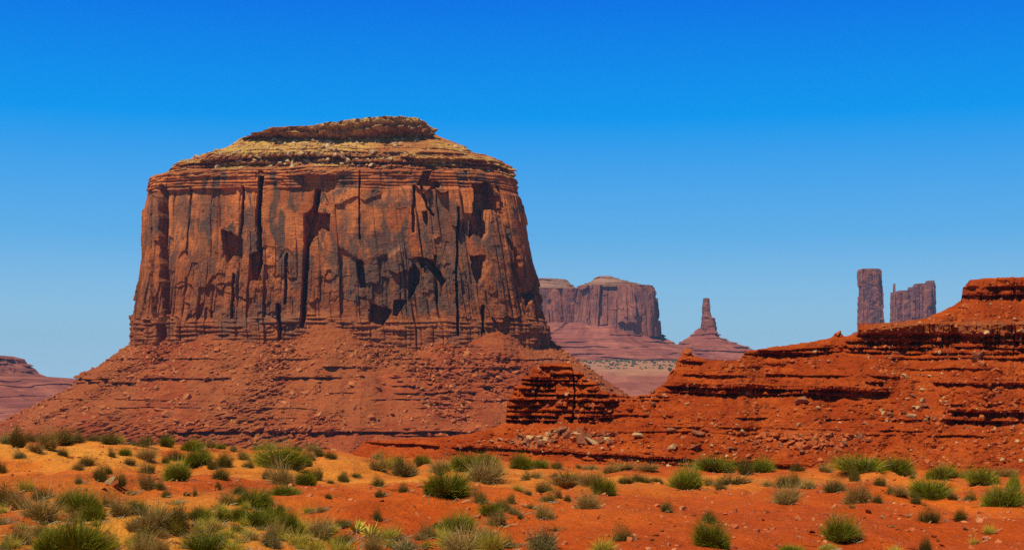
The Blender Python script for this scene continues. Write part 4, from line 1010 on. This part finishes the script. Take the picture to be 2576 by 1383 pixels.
tag(mesh_obj('dry_litter', lv.reshape(-1, 3), np.arange(len(lit) * 4).reshape(-1, 4), M_stem, attrs={'tint': np.repeat(0.55 * np.random.default_rng(5).random(len(lit)), 4)}),
    'dry twigs and straw lying on the sand round the plants', 'litter', kind='stuff')

# ------------------------------------------------------------------ labels that single out each plant and stone
ORD = ['leftmost', 'second', 'third', 'fourth', 'fifth', 'sixth', 'seventh', 'eighth', 'ninth', 'tenth', 'eleventh', 'twelfth', 'thirteenth', 'fourteenth', 'fifteenth', 'sixteenth', 'seventeenth', 'eighteenth', 'nineteenth', 'twentieth',
       'twenty-first', 'twenty-second', 'twenty-third', 'twenty-fourth', 'twenty-fifth', 'twenty-sixth', 'twenty-seventh', 'twenty-eighth', 'twenty-ninth', 'thirtieth']
def ordinal(i, n):
    if n == 1: return 'the only'
    if i == 0: return 'leftmost'
    if i == n - 1: return 'rightmost'
    return (ORD[i] if i < len(ORD) else 'number %d' % (i + 1)) + ' from left'
def zone(x):
    for lim, s in ((330, "butte's left slope"), (480, "butte's left cliff"), (620, "butte's first dark crevice"), (930, "middle of the butte"), (1270, "butte's right cliff"), (1560, 'dark stepped ledges'), (1900, 'the far spire'), (2240, 'the lone tower'), (9999, "ridge's high right end")):
        if x < lim: return s
def row(y):
    return 'on the sand crest' if y < 1180 else ('on upper sand' if y < 1235 else ('on middle sand' if y < 1300 else 'on nearest sand'))
groups = {}
for q in PL:
    size = 'big' if q[3] > 62 else ('small' if q[3] < 27 else 'mid-sized')
    groups.setdefault((size, q[4], row(q[2]), zone(q[1])), []).append(q)
for (size, words_, rw, zn), L in groups.items():
    L.sort(key=lambda q: q[1])
    for i, q in enumerate(L):
        lab = f'{size} {words_} {rw} below {zn}' if len(L) == 1 else f'{ordinal(i, len(L))} {size} {words_} {rw} below {zn}'
        tag(q[0], lab, words_.split()[-1], 'desert plants on the sand')
groups = {}
TW = {'orange': 'orange-brown', 'red': 'brick red', 'dark': 'dull brown', 'tan': 'pale tan'}
for o, px, py, s, tone, where in ROCKS:
    if where == 'talus':
        pl = f"talus {'high ' if py < 950 else ('low ' if py > 1030 else 'midway ')}below {zone(px)}"
        size = 'large' if s > 17 else ('small' if s < 9 else 'medium')
    elif where == 'sand':
        pl = f'sand below {zone(px)}'; size = 'big' if s > 17 else 'small'
    else:
        pl = {'pile': 'tumbled pile under the stepped ledges', 'shelf': 'low ledge left of the tumbled pile', 'heap': 'red rock heap below the tower', 'crest': "ridge's skyline"}.get(where)
        pl = pl or f"ridge slope {'high' if py < 960 else ('low' if py > 1060 else 'midway')} below the {'notch' if px < 1750 else ('tower' if px < 2240 else 'top ledge')}"
        size = 'large' if s > 17 else ('small' if s < 10 else 'medium')
    groups.setdefault((size, tone, pl, where), []).append((px, o))
for (size, tone, pl, where), L in groups.items():
    L.sort(key=lambda q: q[0])
    for i, (px, o) in enumerate(L):
        noun = 'stone' if where == 'sand' else 'boulder'
        lab = f'{size} {TW[tone]} {noun} on the {pl}' if len(L) == 1 else f'{ordinal(i, len(L))} {size} {TW[tone]} {noun} on the {pl}'
        tag(o, lab, noun, {'talus': 'boulders on the butte talus', 'sand': 'loose stones on the sand'}.get(where, 'boulders on the red ridge'))

# ------------------------------------------------------------------ far scrub on the tan flat
r = np.random.default_rng(77)
pts, sz = [], []
for _ in range(420):
    yv = r.uniform(2700, 4200); pxv = r.uniform(1380, 1800)
    xv = (pxv - HX) * yv / F
    if yv < 3500 and r.random() < .6: continue
    pts.append(np.array([xv, yv, float(ground_z(xv, yv)) + 1])); sz.append(r.uniform(4, 11))
M_scrub = NT('far_scrub').done((0.06, 0.075, 0.035))
scatter('distant_scrub', pts, sz, M_scrub, 'dark green scrub dotting the tan flat below the far mesa', 'scrub')

# ------------------------------------------------------------------ haze
hz = bpy.data.materials.new('haze'); hz.use_nodes = True
ht = hz.node_tree; ht.nodes.clear()
ho = ht.nodes.new('ShaderNodeOutputMaterial'); hv = ht.nodes.new('ShaderNodeVolumePrincipled')
hv.inputs['Color'].default_value = (0.20, 0.46, 0.76, 1)
hv.inputs['Density'].default_value = 0.000038
ht.links.new(hv.outputs[0], ho.inputs['Volume'])
z0, z1 = -75.0, 372.0
x1, y0, y1 = 16500.0, -120.0, 10600.0
hb = np.array([[sx, sy, sz_] for sx in (-x1, x1) for sy in (y0, y1) for sz_ in (z0, z1)])
hf = np.array([[0, 1, 3, 2], [4, 6, 7, 5], [0, 4, 5, 1], [2, 3, 7, 6], [0, 2, 6, 4], [1, 5, 7, 3]])
mesh_obj('haze', hb, hf, hz)['kind'] = 'stuff'
